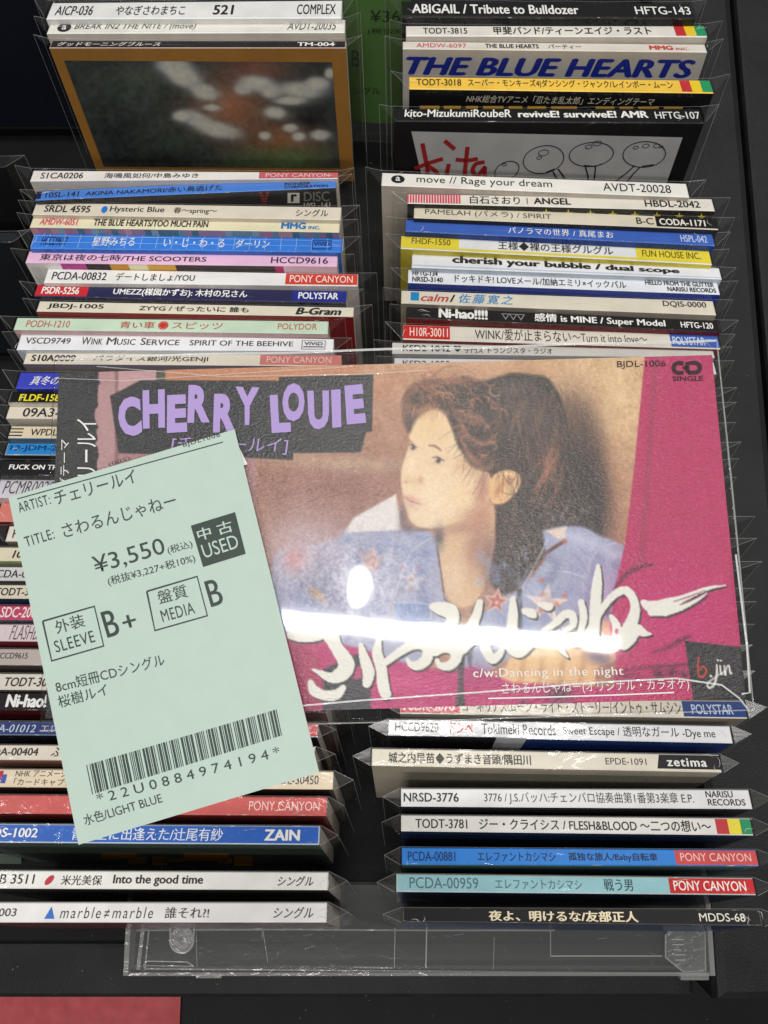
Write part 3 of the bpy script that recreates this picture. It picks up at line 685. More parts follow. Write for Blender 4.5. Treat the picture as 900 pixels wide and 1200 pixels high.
cd((479.5, 89.6, 104), (836.5, 94, 109), (246, 200, 74), (22, 21, 22), 'golden yellow spine ending in red, yellow and green blocks, over a black cover',
   [('TODT-3018', 488, 541, D1, dict(v=(.2, .72))), ('スーパー・モンキーズ4|ダンシング・ジャンク/レインボー・ムーン', 549, 791, D1, dict(v=(.14, .82)))], TC(800), cover_paint=cv_u4, group=GR, rise=.003)
def cv_u5(b, FL, FR, nf, e, pc):
    g = paper((176, 174, 174)); k = ink((30, 28, 28)); r = ink((150, 34, 32))
    b.poly([pc(482, 154), pc(800, 161), pc(772, 240), pc(500, 232)], g)
    def line(pts, w, mat):
        P = [pc(x, y, .0003) for x, y in pts]; b.strip(P, w, nf, mat)
    def cur(pts, w, mat, n=6): line([(a[0], a[1]) for a in smooth_curve([(x, y) for x, y in pts], n)], w, mat)
    for pts in [[(495, 168), (497, 178), (501, 200), (499, 214)], [(486, 198), (500, 192), (519, 186)], [(500, 194), (510, 200), (516, 210)], [(526, 192), (524, 202), (522, 212)], [(521, 165), (526, 169), (533, 175)],
                [(548, 172), (546, 190), (545, 204), (549, 212)], [(534, 187), (548, 188), (560, 186)], [(568, 190), (558, 192), (554, 200), (560, 206), (568, 196), (568, 206), (572, 212)]]:
        cur(pts, .00125, r)
    def ell(cx, cy, rx, ry, an, w=.00028):
        a = math.radians(an); line([(cx+rx*math.cos(t)*math.cos(a)-ry*math.sin(t)*math.sin(a), cy+rx*math.cos(t)*math.sin(a)+ry*math.sin(t)*math.cos(a)) for t in [i*6.2832/36 for i in range(37)]], w, k)
    ell(594, 200, 15, 10, -25); ell(637, 187, 24, 16, -12); ell(693, 181, 26, 14, -6); ell(755, 181, 25, 15, -4)
    for cx, cy, s in [(591, 193, 2.5), (632, 185, 3), (637, 179, 6), (690, 172, 4), (700, 168, 5), (745, 173, 3), (757, 171, 4), (770, 171, 4), (775, 172, 2)]: ell(cx, cy, s, s*.55, -10, .0002)
    for pts in [[(654, 198), (660, 206), (664, 214)], [(648, 201), (654, 212)], [(686, 195), (689, 206), (690, 216)], [(698, 195), (697, 206), (696, 216)], [(744, 194), (734, 203), (722, 212)], [(750, 196), (742, 204), (734, 214)],
                [(640, 202), (650, 198)], [(684, 194), (697, 195), (706, 192)], [(752, 195), (766, 193)]]:
        line(pts, .0004, k)
cd((462, 127, 142), (825, 127, 144.5), (30, 29, 30), (24, 23, 24), 'black spine over a black bordered cover with drawn clubs and red scrawl',
   [('kito-MizukumiRoubeR', 474, 600, WHT, dict(bold=.02, shear=.1, v=(.1, .68))), ('reviveE! survviveE! AMR', 608, 762, WHT, dict(bold=.04, v=(.2, .68))), ('HFTG-107', 770, 823, (226, 226, 222), dict(v=(.25, .72)))], cover_paint=cv_u5, group=GR, h=.086, rise=.003)

# --- stack beside the side panel
cd((447, 202, 217), (808, 215, 231), (236, 232, 224), (196, 186, 172), 'off-white spine with a black oval mark, rearmost of the stack below the drawn clubs',
   [('●', 458, 474, BLK, dict(v=(.2, .8))), ('a', 463, 469, WHT, B_(v=(.34, .64))), ('move // Rage your dream', 488, 648, D1, dict(bold=.0, v=(.16, .84))), ('AVDT-20028', 708, 788, D1, dict(bold=.0, v=(.2, .78)))], group=GR, rise=.003)
def cv_r2(b, FL, FR, nf, e, pc):
    y_ = ink((214, 196, 60))
    for k in range(8):
        cx, cy = 640+k*26, 249.5+k*.75
        pts = [pc(cx+(5.5 if i % 2 == 0 else 2.2)*math.sin(i*math.pi/5), cy-(5.2 if i % 2 == 0 else 2.1)*math.cos(i*math.pi/5)) for i in range(10)]; b.poly(pts, y_)
cd((477.5, 227, 238), (838, 233, 247), (230, 224, 212), (48, 45, 42), 'cream spine with pink stripes at one end, over a dark cover with yellow stars',
   [('白石さおり', 551, 610, D1, dict(v=(.1, .9))), ('|', 618, 619, D2), ('ANGEL', 626, 670, D1, dict(bold=.035, v=(.2, .8))), ('HBDL-2042', 757, 822, D1, dict(bold=.02))], [(477+k*3.2, 479+k*3.2, (214, 70, 100)) for k in range(20)], cover_paint=cv_r2, group=GR)
cd((485, 240, 255), (842, 256, 269), (222, 212, 190), (52, 50, 50), 'beige spine with a black end box',
   [('PAMELAH (パメラ) / SPIRIT', 498, 647, D2, dict(bold=-.003)), ('B-C', 747, 767, D1), ('CODA-1171', 774, 828, (236, 232, 222), B_())], [(770, 842, (34, 32, 32))], group=GR)
cd((475, 257, 271), (838, 274, 288), (60, 100, 190), (44, 74, 150), 'medium blue spine with spaced white lettering',
   [('パノラマの世界 / 真尾まお', 596, 720, WHT, dict(space=1.1)), ('HSPL-042', 799, 830, (200, 214, 240))], group=GR)
cd((469.5, 276, 291), (834.5, 294, 310), (232, 232, 232), (226, 208, 56), 'white spine framed by yellow ends and a yellow lower edge',
   [('FHDF-1550', 482, 528, (110, 90, 20), dict(v=(.15, .6))), ('王様◆裸の王様グルグル', 584, 720, D1, dict(v=(.08, .72))), ('FUN HOUSE INC.', 754, 823, (110, 90, 20), dict(v=(.2, .68)))], [(469.6, 538, (232, 212, 62)), (747, 834, (236, 216, 60)), (469.6, 834, (232, 212, 62), .78, .94)], group=GR)
cd((482.5, 291, 313), (846, 314, 327), (238, 238, 242), (206, 216, 228), 'white spine with wide heavy black lettering, under the yellow one',
   [('cherish your bubble / dual scope', 530, 798, D1, dict(bold=.05, v=(.28, .80)))], [(482.6, 845, (196, 208, 226), .86, .94)], group=GR)
cd((478, 315.5, 331), (844, 331, 345), (234, 236, 242), (38, 62, 160), 'white spine over a strong blue cover, with two tiny lines at each end',
   [('HFTG-134', 483, 513, D1, B_(v=(.1, .46))), ('NRSD-3140', 483, 519, D1, B_(v=(.54, .92))), ('ドッキドキ! LOVEメール/加納エミリ×イックバル', 533, 735, D1, dict(v=(.24, .84))), ('HELLO FROM THE GLITTER', 758, 839, D1, B_(v=(.08, .44))), ('NARISU RECORDS', 783, 840, D1, B_(v=(.54, .9)))], group=GR)
BLU = (40, 140, 200)
cd((470, 340, 355), (839.5, 352.5, 369), (226, 217, 198), (170, 160, 146), 'ivory spine with a red slanted word and blue characters',
   [('calm', 493, 526, (190, 70, 66), dict(shear=.3, bold=.02)), ('/', 527, 534, D1), ('佐藤寛之', 538, 602, BLU, dict(shear=.25, space=1.3, v=(.14, .84))), ('DQIS-0000', 779, 830, D1, dict(v=(.14, .6)))], [(481, 491, (30, 140, 196), .12, .78)], group=GR)
tri = [('▽', 588+k*9, 598+k*9, (140, 140, 140), dict(v=(.25, .8))) for k in range(3)]
cd((476, 359, 372.5), (844.5, 376, 389), (36, 33, 33), (110, 32, 34), 'black spine with heavy white lettering, directly below the ivory spine',
   [('Ni-hao!!!!', 514, 572, WHT, dict(bold=.06, v=(.02, .88))), ('感情 is MINE / Super Model', 627, 781, WHT, dict(bold=.03, v=(.08, .92))), ('HFTG-120', 799, 837, WHT, dict(bold=.025, v=(.25, .78)))]+tri, group=GR)
cd((472, 380, 397.5), (844.5, 392.5, 409), (228, 220, 206), (120, 40, 38), 'off-white spine with a red box at one end and a blue one at the other',
   [('H10R-30011', 480, 525, (250, 226, 214), dict(v=(.2, .78))), ('WINK/愛が止まらない', 557, 670, D1, dict(bold=.0, v=(.1, .88))), ('〜Turn it into love〜', 672, 760, D2, dict(bold=-.003)), ('POLYSTAR', 790, 828, (220, 228, 244))], [(472.2, 527.5, (206, 48, 44)), (787.5, 844, (58, 98, 186))], group=GR)
cd((459.5, 401, 414), (838, 408, 419), (216, 212, 204), (150, 148, 146), 'grey white spine with a small dark heart, just behind the picture sleeve',
   [('KSD2 1042', 472, 528, D1, dict(bold=.02)), ('♥', 532, 541, D1), ('子門ズ トランジスタ・ラジオ', 544, 648, D2, dict(v=(.3, .9)))], group=GR)
cd((462, 419, 433), (840, 424, 438), (224, 224, 228), (160, 156, 150), 'white spine peeping over the upper edge of the picture sleeve',
   [('KSD2 1050', 472, 528, D2)], group=GR)
hid = 'single standing under the picture sleeve, only the clear corner of its bag showing'
for k, (xq, y) in enumerate([(849, 456), (847, 473), (846, 497), (846, 520), (846, 540), (843, 560), (862, 606), (866, 632), (869, 659), (866, 690), (864, 706), (862, 732), (858, 757), (864, 787)]):
    w = width_at(y+14); xr = min(xq, 834+(y-416)*.1-7)
    c = [(224, 218, 206), (190, 60, 70), (60, 90, 170), (228, 224, 220), (40, 40, 44), (216, 200, 170)][k % 6]
    cd((xr-w, y, y+12), (xr, y, y+12), c, [v*.7 for v in c], hid, group='covered singles under the picture sleeve', fin=.0092+(xq-xr)*.00042)
cd((469, 818, 836), (876, 821, 842), (224, 214, 198), (150, 140, 128), 'cream spine with a blue end box, just below the lower picture sleeve edge',
   [('PSDR-5070', 473, 533, (240, 205, 205), B_(v=(.2, .8))), ('コーネリアス:ムーン・ライト・ストーリー/イントゥ・サムシン', 542, 800, D2, dict(v=(.1, .86))), ('POLYSTAR', 812, 861, (190, 205, 230), dict(bold=.02))], [(469.3, 539, (196, 60, 78)), (802, 875.6, (44, 70, 130))], group=GR, tip=.6)
def cv_r26(b, FL, FR, nf, e, pc):
    b.poly([pc(455, 862, .0003), pc(582, 864, .0003), pc(575, 880, .0003), pc(458, 880, .0003)], ink((26, 24, 30)))
    b.poly([pc(582, 864, .0003), pc(618, 865, .0003), pc(608, 880, .0003), pc(575, 880, .0003)], ink((200, 204, 212)))
cd((455, 843, 862), (859, 851, 871), (236, 235, 238), (32, 58, 120), 'white spine with a small red and green mark, over a navy cover',
   [('HCCD9620', 463, 514, D1, dict(bold=.0, v=(.18, .72))), ('ドンペ', 527, 555, (196, 60, 50), B_(shear=.2, v=(.1, .8))), ('Tokimeki Records', 565, 652, D1, dict(bold=.0, v=(.14, .78))), ('Sweet Escape / 透明なガール -Dye me', 661, 840, D1, dict(bold=.0, v=(.14, .84)))], cover_paint=cv_r26, group=GR)
cd((435.5, 877, 897), (846, 884.5, 905), (230, 222, 204), (210, 198, 178), 'cream spine with a black slanted end mark, pushed further along than its neighbours',
   [('城之内早苗◆うずまき音頭/隅田川', 455, 623, D2, dict(bold=.02, v=(.2, .84))), ('EPDE-1091', 711, 759, D2, dict(bold=.0, v=(.3, .68))), ('zetima', 783, 830, WHT, dict(bold=.03, space=1.15, v=(.24, .72)))], [(771, 846, (44, 42, 42), .06, .86, 4)], group=GR)
cd((470, 924, 945), (882, 925.5, 948), (236, 235, 235), (60, 58, 62), 'white spine with a two-line mark at its end, above the one with colour blocks',
   [('NRSD-3776', 473, 538, D1, dict(bold=.02, v=(.24, .74))), ('3776 / J.S.バッハ:チェンバロ協奏曲第1番第3楽章 E.P.', 568, 815, D2, dict(bold=.0, v=(.16, .84))), ('NARISU', 830, 862, D1, dict(bold=.015, v=(.08, .42))), ('RECORDS', 831, 875, D1, dict(bold=.015, v=(.5, .84)))], group=GR)
cd((470, 955, 974), (883, 959, 979), (234, 230, 224), (40, 56, 90), 'white spine ending in red, yellow and green blocks, above the sky blue spine',
   [('TODT-3781', 487, 548, D1, dict(v=(.24, .8))), ('ジー・クライシス / FLESH&BLOOD 〜二つの想い〜', 562, 835, D1, dict(bold=.015, v=(.16, .84)))], [(841, 855.5, (200, 50, 54)), (855.5, 870, (242, 222, 50)), (870, 882.6, (50, 150, 100))], group=GR)
cd((471, 993, 1013), (889.5, 996, 1015), (44, 132, 222), (110, 150, 150), 'sky blue spine with a red end box, in a crinkled bag',
   [('PCDA-00881', 478, 534, (26, 60, 120), dict(bold=.015)), ('エレファントカシマシ', 560, 652, (24, 44, 80), dict(bold=.01)), ('孤独な旅人/Baby自転車', 667, 772, (24, 34, 60), dict(bold=.015)), ('PONY CANYON', 799, 882, (246, 206, 200), dict(bold=.0, v=(.22, .72)))], [(793, 889, (212, 74, 74))], group=GR)
cd((464.5, 1024, 1045), (886, 1029, 1049), (146, 196, 204), (20, 44, 84), 'pale teal spine with scuffed edges and a red end box, second from the front',
   [('PCDA-00959', 480, 561, (84, 112, 120), dict(bold=.0, v=(.18, .8))), ('エレファントカシマシ', 581, 683, (84, 104, 112), dict(bold=.0)), ('戦う男', 709, 743, (54, 74, 82), dict(v=(.14, .84))), ('PONY CANYON', 791, 876, (246, 232, 226), dict(bold=.015, v=(.2, .78)))], [(786, 885.6, (200, 44, 48))], group=GR, wear=.35, edge=(196, 206, 196))
cd((472, 1064, 1080), (894, 1066, 1085), (32, 31, 32), (24, 56, 100), 'black spine with cream lettering, frontmost of its stack beside the acrylic tray corner',
   [('夜よ、明けるな/友部正人', 573, 749, (240, 224, 190), dict(bold=.035, v=(.14, .88))), ('MDDS-68', 821, 875, (232, 226, 210), dict(bold=.005, v=(.24, .76)))], group=GR, edge=(90, 84, 74))

# --- dark singles of the next row, mostly outside the frame
for (xr, y, c, lb) in [(37, -14, (24, 28, 40), 'dark navy sleeve at the far upper corner'), (6, 196, (30, 30, 32), 'black sleeve beyond the frame edge level with the rearmost white spine'),
                       (14, 284, (36, 38, 42), 'charcoal sleeve beyond the frame edge level with the bright blue grid spine')]:
    w = width_at(y); cd((xr-w, y-12, y), (xr, y-12, y), c, [v*.9 for v in c], lb, group='singles of the next row', side=(40, 40, 42))

# ---------------------------------------------------------------- the picture sleeve held up to the lens
def fp(px, py, lift=.00015): return hit(px, py, FO+FN*lift, FN)
def fc(u, v, lift=0.0): return FO+FU*(FW*u)-FV*(FH*v)+FN*lift
def cover_art(X, Y):
    p = Paint(X, Y, (168, 122, 98))
    # warm wall behind the sitter
    p.blob(700, 470, 110, 90, (206, 168, 126), 1.0); p.blob(600, 425, 260, 26, (196, 152, 112), .8)
    p.blob(380, 575, 130, 50, (142, 98, 88), .9); p.blob(330, 450, 130, 18, (186, 128, 92), .8); p.blob(720, 440, 60, 60, (210, 176, 134), .7)
    p.blob(410, 543, 110, 9, (176, 148, 124), .75, 3); p.blob(380, 640, 90, 40, (150, 110, 108), .8)
    p.grain(9, 2.4, 21); p.grain(8, 22, 22); p.grain(6, 5, 23)
    # strip of torn paper and posts
    p.poly([(110, 420), (137, 420), (137, 860), (110, 860)], (172, 132, 134), 1)
    p.poly([(137, 420), (184, 420), (184, 470), (137, 480)], (186, 146, 146), 1); p.poly([(137, 525), (300, 525), (300, 850), (137, 850)], (160, 118, 118), 2)
    p.poly([(135, 420), (138.5, 420), (138, 850), (134, 850)], (120, 84, 84), 1.5, .8)
    p.poly([(183, 420), (194, 420), (194, 446), (183, 446)], (84, 76, 66), 1); p.poly([(194, 420), (420, 420), (420, 446), (194, 446)], (188, 126, 90), 1.5, .8)
    p.poly([(40, 420), (117, 425), (115, 441), (118, 448), (114, 462), (115, 474), (111, 484), (114, 500), (113, 520), (116, 532), (113, 560), (112, 850), (30, 850)], (34, 33, 35), .8, 1, 1.6)
    # name plate
    p.poly([(129, 464), (165, 445.5), (327, 446), (327, 442), (437.5, 438.5), (436, 505.5), (429, 507), (423, 530), (343.5, 531), (343.5, 539), (280, 536), (240, 534), (139, 531)], (40, 39, 41), .8)
    # cast shadow on the wall and hair
    p.blob(690, 560, 24, 70, (150, 92, 70), .75, -6); p.blob(676, 530, 32, 62, (58, 46, 42), .9, -4, 1.6); p.blob(688, 590, 30, 60, (46, 38, 38), .95, -6, 1.6); p.blob(668, 490, 26, 34, (92, 66, 54), .5)
    HR = (54, 42, 38)
    p.poly(smooth_curve([(486, 470), (490, 455), (508, 447), (528, 446), (545, 441), (566, 446), (585, 441), (602, 437), (622, 439), (640, 442), (652, 456), (661, 476), (667, 505), (672, 535), (681, 565), (694, 590), (706, 610), (700, 634), (660, 640), (640, 650), (612, 685), (592, 697), (574, 680), (574, 640), (580, 600), (566, 560), (538, 540), (526, 500), (508, 478)], 5), HR, 3)
    rg = np.random.default_rng(11)
    # face, neck, ear
    SK = (226, 196, 158)
    p.poly(smooth_curve([(515, 612), (540, 608), (575, 588), (580, 630), (572, 672), (562, 700), (545, 712), (528, 704), (518, 680), (514, 648)], 5), (212, 172, 130), 2)
    p.blob(558, 640, 14, 34, (150, 98, 92), .7, 12); p.blob(540, 618, 26, 8, (160, 108, 92), .75, -12); p.blob(572, 655, 8, 30, (104, 72, 72), .7, 6); p.blob(534, 676, 14, 24, (228, 196, 156), .6)
    p.poly(smooth_curve([(479, 508), (484, 494), (496, 483), (512, 478), (526, 484), (534, 504), (544, 528), (560, 545), (574, 556), (574, 582), (566, 596), (548, 606), (528, 614), (508, 619), (492, 618), (481, 610), (475, 596), (472, 580), (470, 562), (471, 548), (476, 532), (480, 520)], 5), SK, 1.4)
    p.blob(505, 585, 26, 30, (232, 208, 176), .8); p.blob(505, 500, 18, 16, (224, 188, 140), .8); p.blob(540, 585, 20, 24, (230, 198, 156), .6)
    p.blob(566, 575, 10, 30, (168, 112, 92), .75, 8); p.blob(555, 602, 22, 8, (176, 122, 100), .6, -20); p.blob(546, 545, 12, 14, (196, 146, 110), .5, 40)
    for pts, c, a in [([(480, 516, .8), (484, 521, 1.2), (487, 526, .7)], (120, 82, 62), .6), ([(503, 522, .7), (510, 523, 1.4), (517, 528, .7)], (116, 78, 58), .75)]: p.stroke(smooth_curve(pts), c, a, 1.2)
    for cx, cy, rx, ry in [(484, 524.5, 4.2, 3.2), (514, 539.5, 6, 3.4)]:
        p.blob(cx, cy, rx+2, ry+1.5, (196, 150, 130), .6); p.blob(cx+.6, cy+.4, rx, ry*.8, (222, 206, 196), .7, 15, 2)
    p.blob(484, 524.6, 2.8, 3, (62, 46, 44), .95, 0, 2); p.blob(513.6, 539.6, 3.2, 3.2, (62, 46, 46), .95, 0, 2)
    p.stroke([(479.5, 521, .6), (484, 521.5, .9), (488, 524, .5)], (84, 58, 50), .75, .8); p.stroke([(507, 536, .6), (513, 535.6, 1.0), (520, 540, .6)], (84, 58, 50), .8, .8)
    p.blob(482.5, 523.5, .8, .8, (240, 236, 230), .8); p.blob(512, 538.4, .9, .9, (240, 236, 230), .8)
    p.blob(484, 563, 8, 5, (206, 164, 126), .5, 20); p.blob(493, 563, 3, 5, (176, 122, 92), .55); p.blob(476, 565, 3, 2, (186, 136, 108), .6); p.blob(484, 545, 4, 14, (238, 214, 184), .5, 8)
    p.blob(482, 586, 12, 4.6, (206, 146, 138), .7, 24); p.blob(480, 592, 9, 3, (212, 160, 148), .6, 24); p.stroke(smooth_curve([(474, 582, .4), (483, 588, .7), (494, 591, .4)]), (150, 92, 90), .6, .8)
    p.blob(547, 578, 3, 2.4, (232, 180, 140), .6)
    p.poly(smooth_curve([(574, 562), (584, 553), (598, 551), (609, 557), (609, 570), (602, 581), (590, 590), (578, 590), (573, 580)], 5), (222, 176, 126), 1.2)
    p.blob(594, 566, 7, 5, (182, 122, 84), .7, -40); p.blob(584, 574, 4, 9, (166, 108, 76), .7, 20); p.blob(597, 572, 5, 6, (236, 198, 150), .7, -30); p.stroke(smooth_curve([(580, 558, .6), (594, 554.5, .9), (606, 560, .8), (604, 573, .7)]), (240, 204, 158), .7, 1)
    # hair over the brow and strands
    p.poly(smooth_curve([(472, 484), (474, 462), (488, 449), (510, 444), (530, 448), (528, 462), (540, 475), (556, 500), (572, 530), (578, 552), (562, 550), (548, 541), (536, 520), (528, 498), (520, 484), (504, 480), (488, 492), (480, 508), (474, 500)], 5), (60, 44, 38), 2.4, .78)
    p.blob(500, 478, 14, 6, (176, 112, 80), .6, -15); p.blob(535, 446, 18, 5, (150, 94, 70), .6, 8); p.blob(497, 452, 12, 5, (158, 100, 72), .5, -15); p.blob(565, 534, 10, 6, (150, 96, 72), .5, 40)
    p.blob(478, 478, 5, 12, (150, 106, 84), .6, 15)
    def strand(x, y, a0, L, curl, col, al, w=.7):
        pts = []; ang = a0
        for k in range(9):
            pts.append((x, y, w*(1-.6*abs(k-4)/4))); x += math.cos(ang)*L/8; y += math.sin(ang)*L/8; ang += curl/8
        p.stroke(pts, col, al, .6)
    # grey blobs paint the film glare in; soft locks, then fine strands
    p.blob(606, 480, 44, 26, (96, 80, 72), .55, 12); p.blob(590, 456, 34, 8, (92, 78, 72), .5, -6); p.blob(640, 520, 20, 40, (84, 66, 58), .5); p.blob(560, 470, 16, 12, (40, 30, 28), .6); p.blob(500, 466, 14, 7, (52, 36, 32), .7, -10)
    for pts, c, w_ in [([(474, 476, 2), (480, 460, 3.5), (494, 451, 3), (508, 450, 1.5)], (140, 92, 66), 2.5), ([(492, 470, 2), (506, 462, 4), (520, 464, 3), (530, 474, 1.5)], (132, 86, 62), 2.5), ([(510, 452, 1.5), (524, 446, 3), (540, 448, 3), (550, 456, 1.5)], (150, 100, 72), 2.5),
                       ([(530, 480, 2), (540, 492, 4), (556, 496, 3.5), (568, 490, 1.5)], (126, 84, 64), 2.5), ([(536, 500, 2), (550, 516, 4.5), (568, 520, 3.5), (580, 510, 1.5)], (150, 104, 80), 2.5), ([(540, 512, 1.5), (550, 532, 3.5), (562, 544, 3), (574, 548, 1.5)], (160, 112, 84), 2.2),
                       ([(576, 470, 2), (586, 480, 3.5), (584, 496, 3), (574, 506, 1.5)], (120, 84, 66), 2.5), ([(545, 455, 2), (556, 464, 3.5), (560, 476, 2.5)], (46, 34, 32), 2.5), ([(527, 489, 2), (536, 506, 3.5), (540, 524, 2.5)], (44, 32, 30), 2.5), ([(552, 503, 1.5), (564, 508, 3), (578, 500, 2)], (40, 30, 30), 2),
                       ([(618, 470, 1), (606, 486, 3), (598, 506, 2)], (116, 86, 72), 2.5), ([(640, 462, 1), (634, 484, 3), (624, 510, 2)], (106, 80, 68), 2.5), ([(652, 500, 1), (646, 530, 3.5), (634, 560, 3), (622, 590, 1.5)], (132, 90, 72), 2.5), ([(660, 540, 1), (656, 566, 3), (644, 592, 2)], (124, 86, 70), 2.5), ([(596, 560, 1), (604, 600, 2.5), (596, 640, 1.5)], (110, 80, 70), 2.5)]:
        p.stroke(smooth_curve(pts), c, .55, w_)
    for k in range(420):
        x, y = rg.uniform(540, 660), rg.uniform(442, 560)
        if (x-600)**2/62**2+(y-500)**2/62**2 > 1: continue
        a = math.atan2(y-440, x-590)*.5+.9+rg.normal(0, .16)
        c = [(120, 86, 70), (136, 96, 74), (30, 24, 24), (86, 66, 58), (156, 112, 88)][rg.integers(5)]
        strand(x, y, a, rg.uniform(14, 44), rg.normal(.2, .3), c, rg.uniform(.12, .34), .8)
    for k in range(240):
        x, y = rg.uniform(476, 560), rg.uniform(444, 500); a = rg.uniform(-.3, 1.3)
        if 476 < x < 534 and y > 470: continue
        c = [(166, 112, 82), (182, 124, 90), (44, 32, 30), (60, 44, 40), (204, 148, 110)][rg.integers(5)]
        strand(x, y, a, rg.uniform(8, 22), rg.normal(1.0, .7), c, rg.uniform(.18, .45), .7)
    for k in range(120):                                        # curls
        x, y = rg.uniform(480, 586), rg.uniform(446, 546)
        if (476 < x < 536 and y > 472) or (y-446) > (x-470)*1.1 or ((x-520)/60)**2+((y-480)/75)**2 > 1.3: continue
        r0_, a0_, sp = rg.uniform(3, 9), rg.uniform(0, 6.28), rg.uniform(1.6, 3.6)
        c = [(168, 114, 84), (150, 98, 72), (36, 27, 26), (46, 34, 32), (198, 146, 110)][rg.integers(5)]
        p.stroke([(x+r0_*math.cos(a0_+sp*q/9), y+r0_*.8*math.sin(a0_+sp*q/9), .4+.9*math.sin(q*.349)) for q in range(10)], c, rg.uniform(.25, .6), .9)
    for k in range(46):                                         # loose fringe over the forehead
        strand(rg.uniform(480, 526), rg.uniform(472, 482), rg.uniform(1.2, 2.0), rg.uniform(8, 20), rg.normal(.1, .5), (190, 140, 104), .28, .7)
    for k in range(90):                                         # light fluff round the crown
        x, y = rg.uniform(488, 566), rg.uniform(432, 448); strand(x, y, rg.uniform(-.6, 1.2), rg.uniform(6, 18), rg.normal(.8, .8), [(150, 96, 70), (120, 78, 60), (186, 130, 98)][rg.integers(3)], .4, .6)
    for k in range(40): strand(rg.uniform(640, 672), rg.uniform(446, 500), rg.uniform(.6, 1.8), rg.uniform(8, 22), rg.normal(.2, .4), (110, 76, 62), .35, .6)
    for pts in [[(538, 492, 1.5), (550, 512, 2.2), (570, 520, 1.8), (582, 508, 1)], [(530, 478, 1), (545, 486, 2), (562, 490, 2), (575, 505, 1)], [(534, 500, 1), (548, 530, 1.6), (566, 548, 1.2), (578, 545, .8)], [(492, 462, 1), (505, 452, 1.8), (520, 456, 1.4), (530, 470, 1)]]:
        p.stroke(smooth_curve(pts), (156, 106, 80), .55, 1.6)
    for pts in [[(471, 486, .4), (470, 474, .8), (476, 460, .8), (490, 452, .5)], [(473, 500, .4), (471, 488, .6), (474, 472, .5)], [(500, 446, .3), (520, 431, .5), (540, 430, .5), (558, 440, .3)], [(478, 458, .3), (490, 446, .5), (510, 440, .4)], [(546, 540, .5), (556, 549, .8), (566, 552, .4)], [(520, 481, .4), (527, 492, .6), (531, 506, .4)]]:
        p.stroke(smooth_curve(pts), (108, 70, 54), .45, .8)
    for k in range(520):                                        # frizzy ends
        x, y = rg.normal(628, 34), rg.normal(612, 34)
        if y < 540 or x > 712 or x < 578: continue
        c = [(112, 84, 72), (150, 110, 92), (30, 26, 28), (20, 18, 20), (88, 72, 70), (120, 112, 112)][rg.integers(6)]
        strand(x, y, rg.uniform(.9, 2.4), rg.uniform(6, 22), rg.normal(0, 1.2), c, rg.uniform(.25, .6), .6)
    for k in range(26):
        strand(rg.uniform(636, 655), rg.uniform(520, 560), rg.uniform(1.5, 2.1), rg.uniform(24, 50), rg.normal(.2, .4), (160, 104, 82), .45, .8)
    for cx_, cy_, rx_, ry_ in ((668, 602, 40, 22), (614, 652, 30, 34)):
        p.blob(cx_, cy_, rx_*.7, ry_*.7, (92, 80, 76), .5); sub = np.clip(1.2-np.hypot((p.X-cx_)/rx_, (p.Y-cy_)/ry_), 0, 1); p.grain(44, 1.9, 71, sub); p.grain(20, 3.6, 72, sub)
    # denim jacket
    DE = (154, 156, 180)
    p.poly(smooth_curve([(396, 630), (420, 612), (465, 620), (505, 624), (513, 650), (518, 690), (526, 720), (512, 760), (478, 786), (430, 790), (380, 760), (322, 730), (322, 650), (360, 640)], 4), DE, 3)
    p.blob(430, 690, 90, 60, (182, 178, 198), .55); p.blob(355, 645, 46, 44, (192, 174, 182), .75); p.blob(345, 655, 12, 14, (206, 120, 116), .5); p.blob(365, 695, 26, 18, (120, 124, 150), .7); p.blob(350, 720, 30, 24, (140, 144, 184), .6); p.blob(372, 697, 12, 5, (214, 160, 96), .6, 40)  # first pale blob paints the bag's glare into the denim
    p.poly([(404, 624), (414, 607), (464, 579), (468, 596), (470, 621)], (216, 208, 206), 1.5); p.stroke([(464, 579, .6), (466, 592, .6), (469, 606, .6)], (196, 150, 100), .8)
    p.blob(472, 606, 5, 14, (96, 80, 92), .7); p.blob(478, 619, 8, 6, (88, 76, 92), .6); p.blob(515, 630, 6, 13, (70, 64, 74), .75); p.blob(494, 621, 16, 2.5, (104, 84, 86), .6); p.stroke([(512, 640, .9), (517, 672, .9), (521, 702, .9), (532, 712, .9)], (84, 70, 74), .8, 1)
    for k in range(60):
        p.blob(rg.uniform(400, 512), rg.uniform(625, 750), rg.uniform(3, 9), rg.uniform(3, 9), [(150, 162, 198), (118, 130, 172), (170, 172, 196), (128, 140, 178)][rg.integers(4)], .45)
    def star(cx, cy, r, rot, col, inner, rin=.42):
        pts = [(cx+(r if i % 2 == 0 else r*rin)*math.sin(rot+i*math.pi/5), cy-(r if i % 2 == 0 else r*rin)*math.cos(rot+i*math.pi/5)) for i in range(10)]
        p.poly(pts, inner, 1.2); p.poly([(cx+(x-cx)*.72, cy+(y-cy)*.72) for x, y in pts], col, 1.2)
    star(434, 656, 21, .25, (190, 160, 160), (184, 170, 184)); star(484, 680, 16, .1, (196, 192, 200), (188, 180, 190)); p.blob(438, 662, 9, 5, (196, 140, 130), .55); p.blob(428, 650, 8, 7, (200, 170, 160), .4)
    for q_ in [(471, 664), (490, 664), (497, 682), (482, 692), (481, 679)]: p.blob(q_[0], q_[1], 2.4, 2.2, (196, 130, 110), .6)
    p.poly([(463, 706), (504, 708), (502, 732), (462, 730)], (124, 142, 186), 1.2, .7)
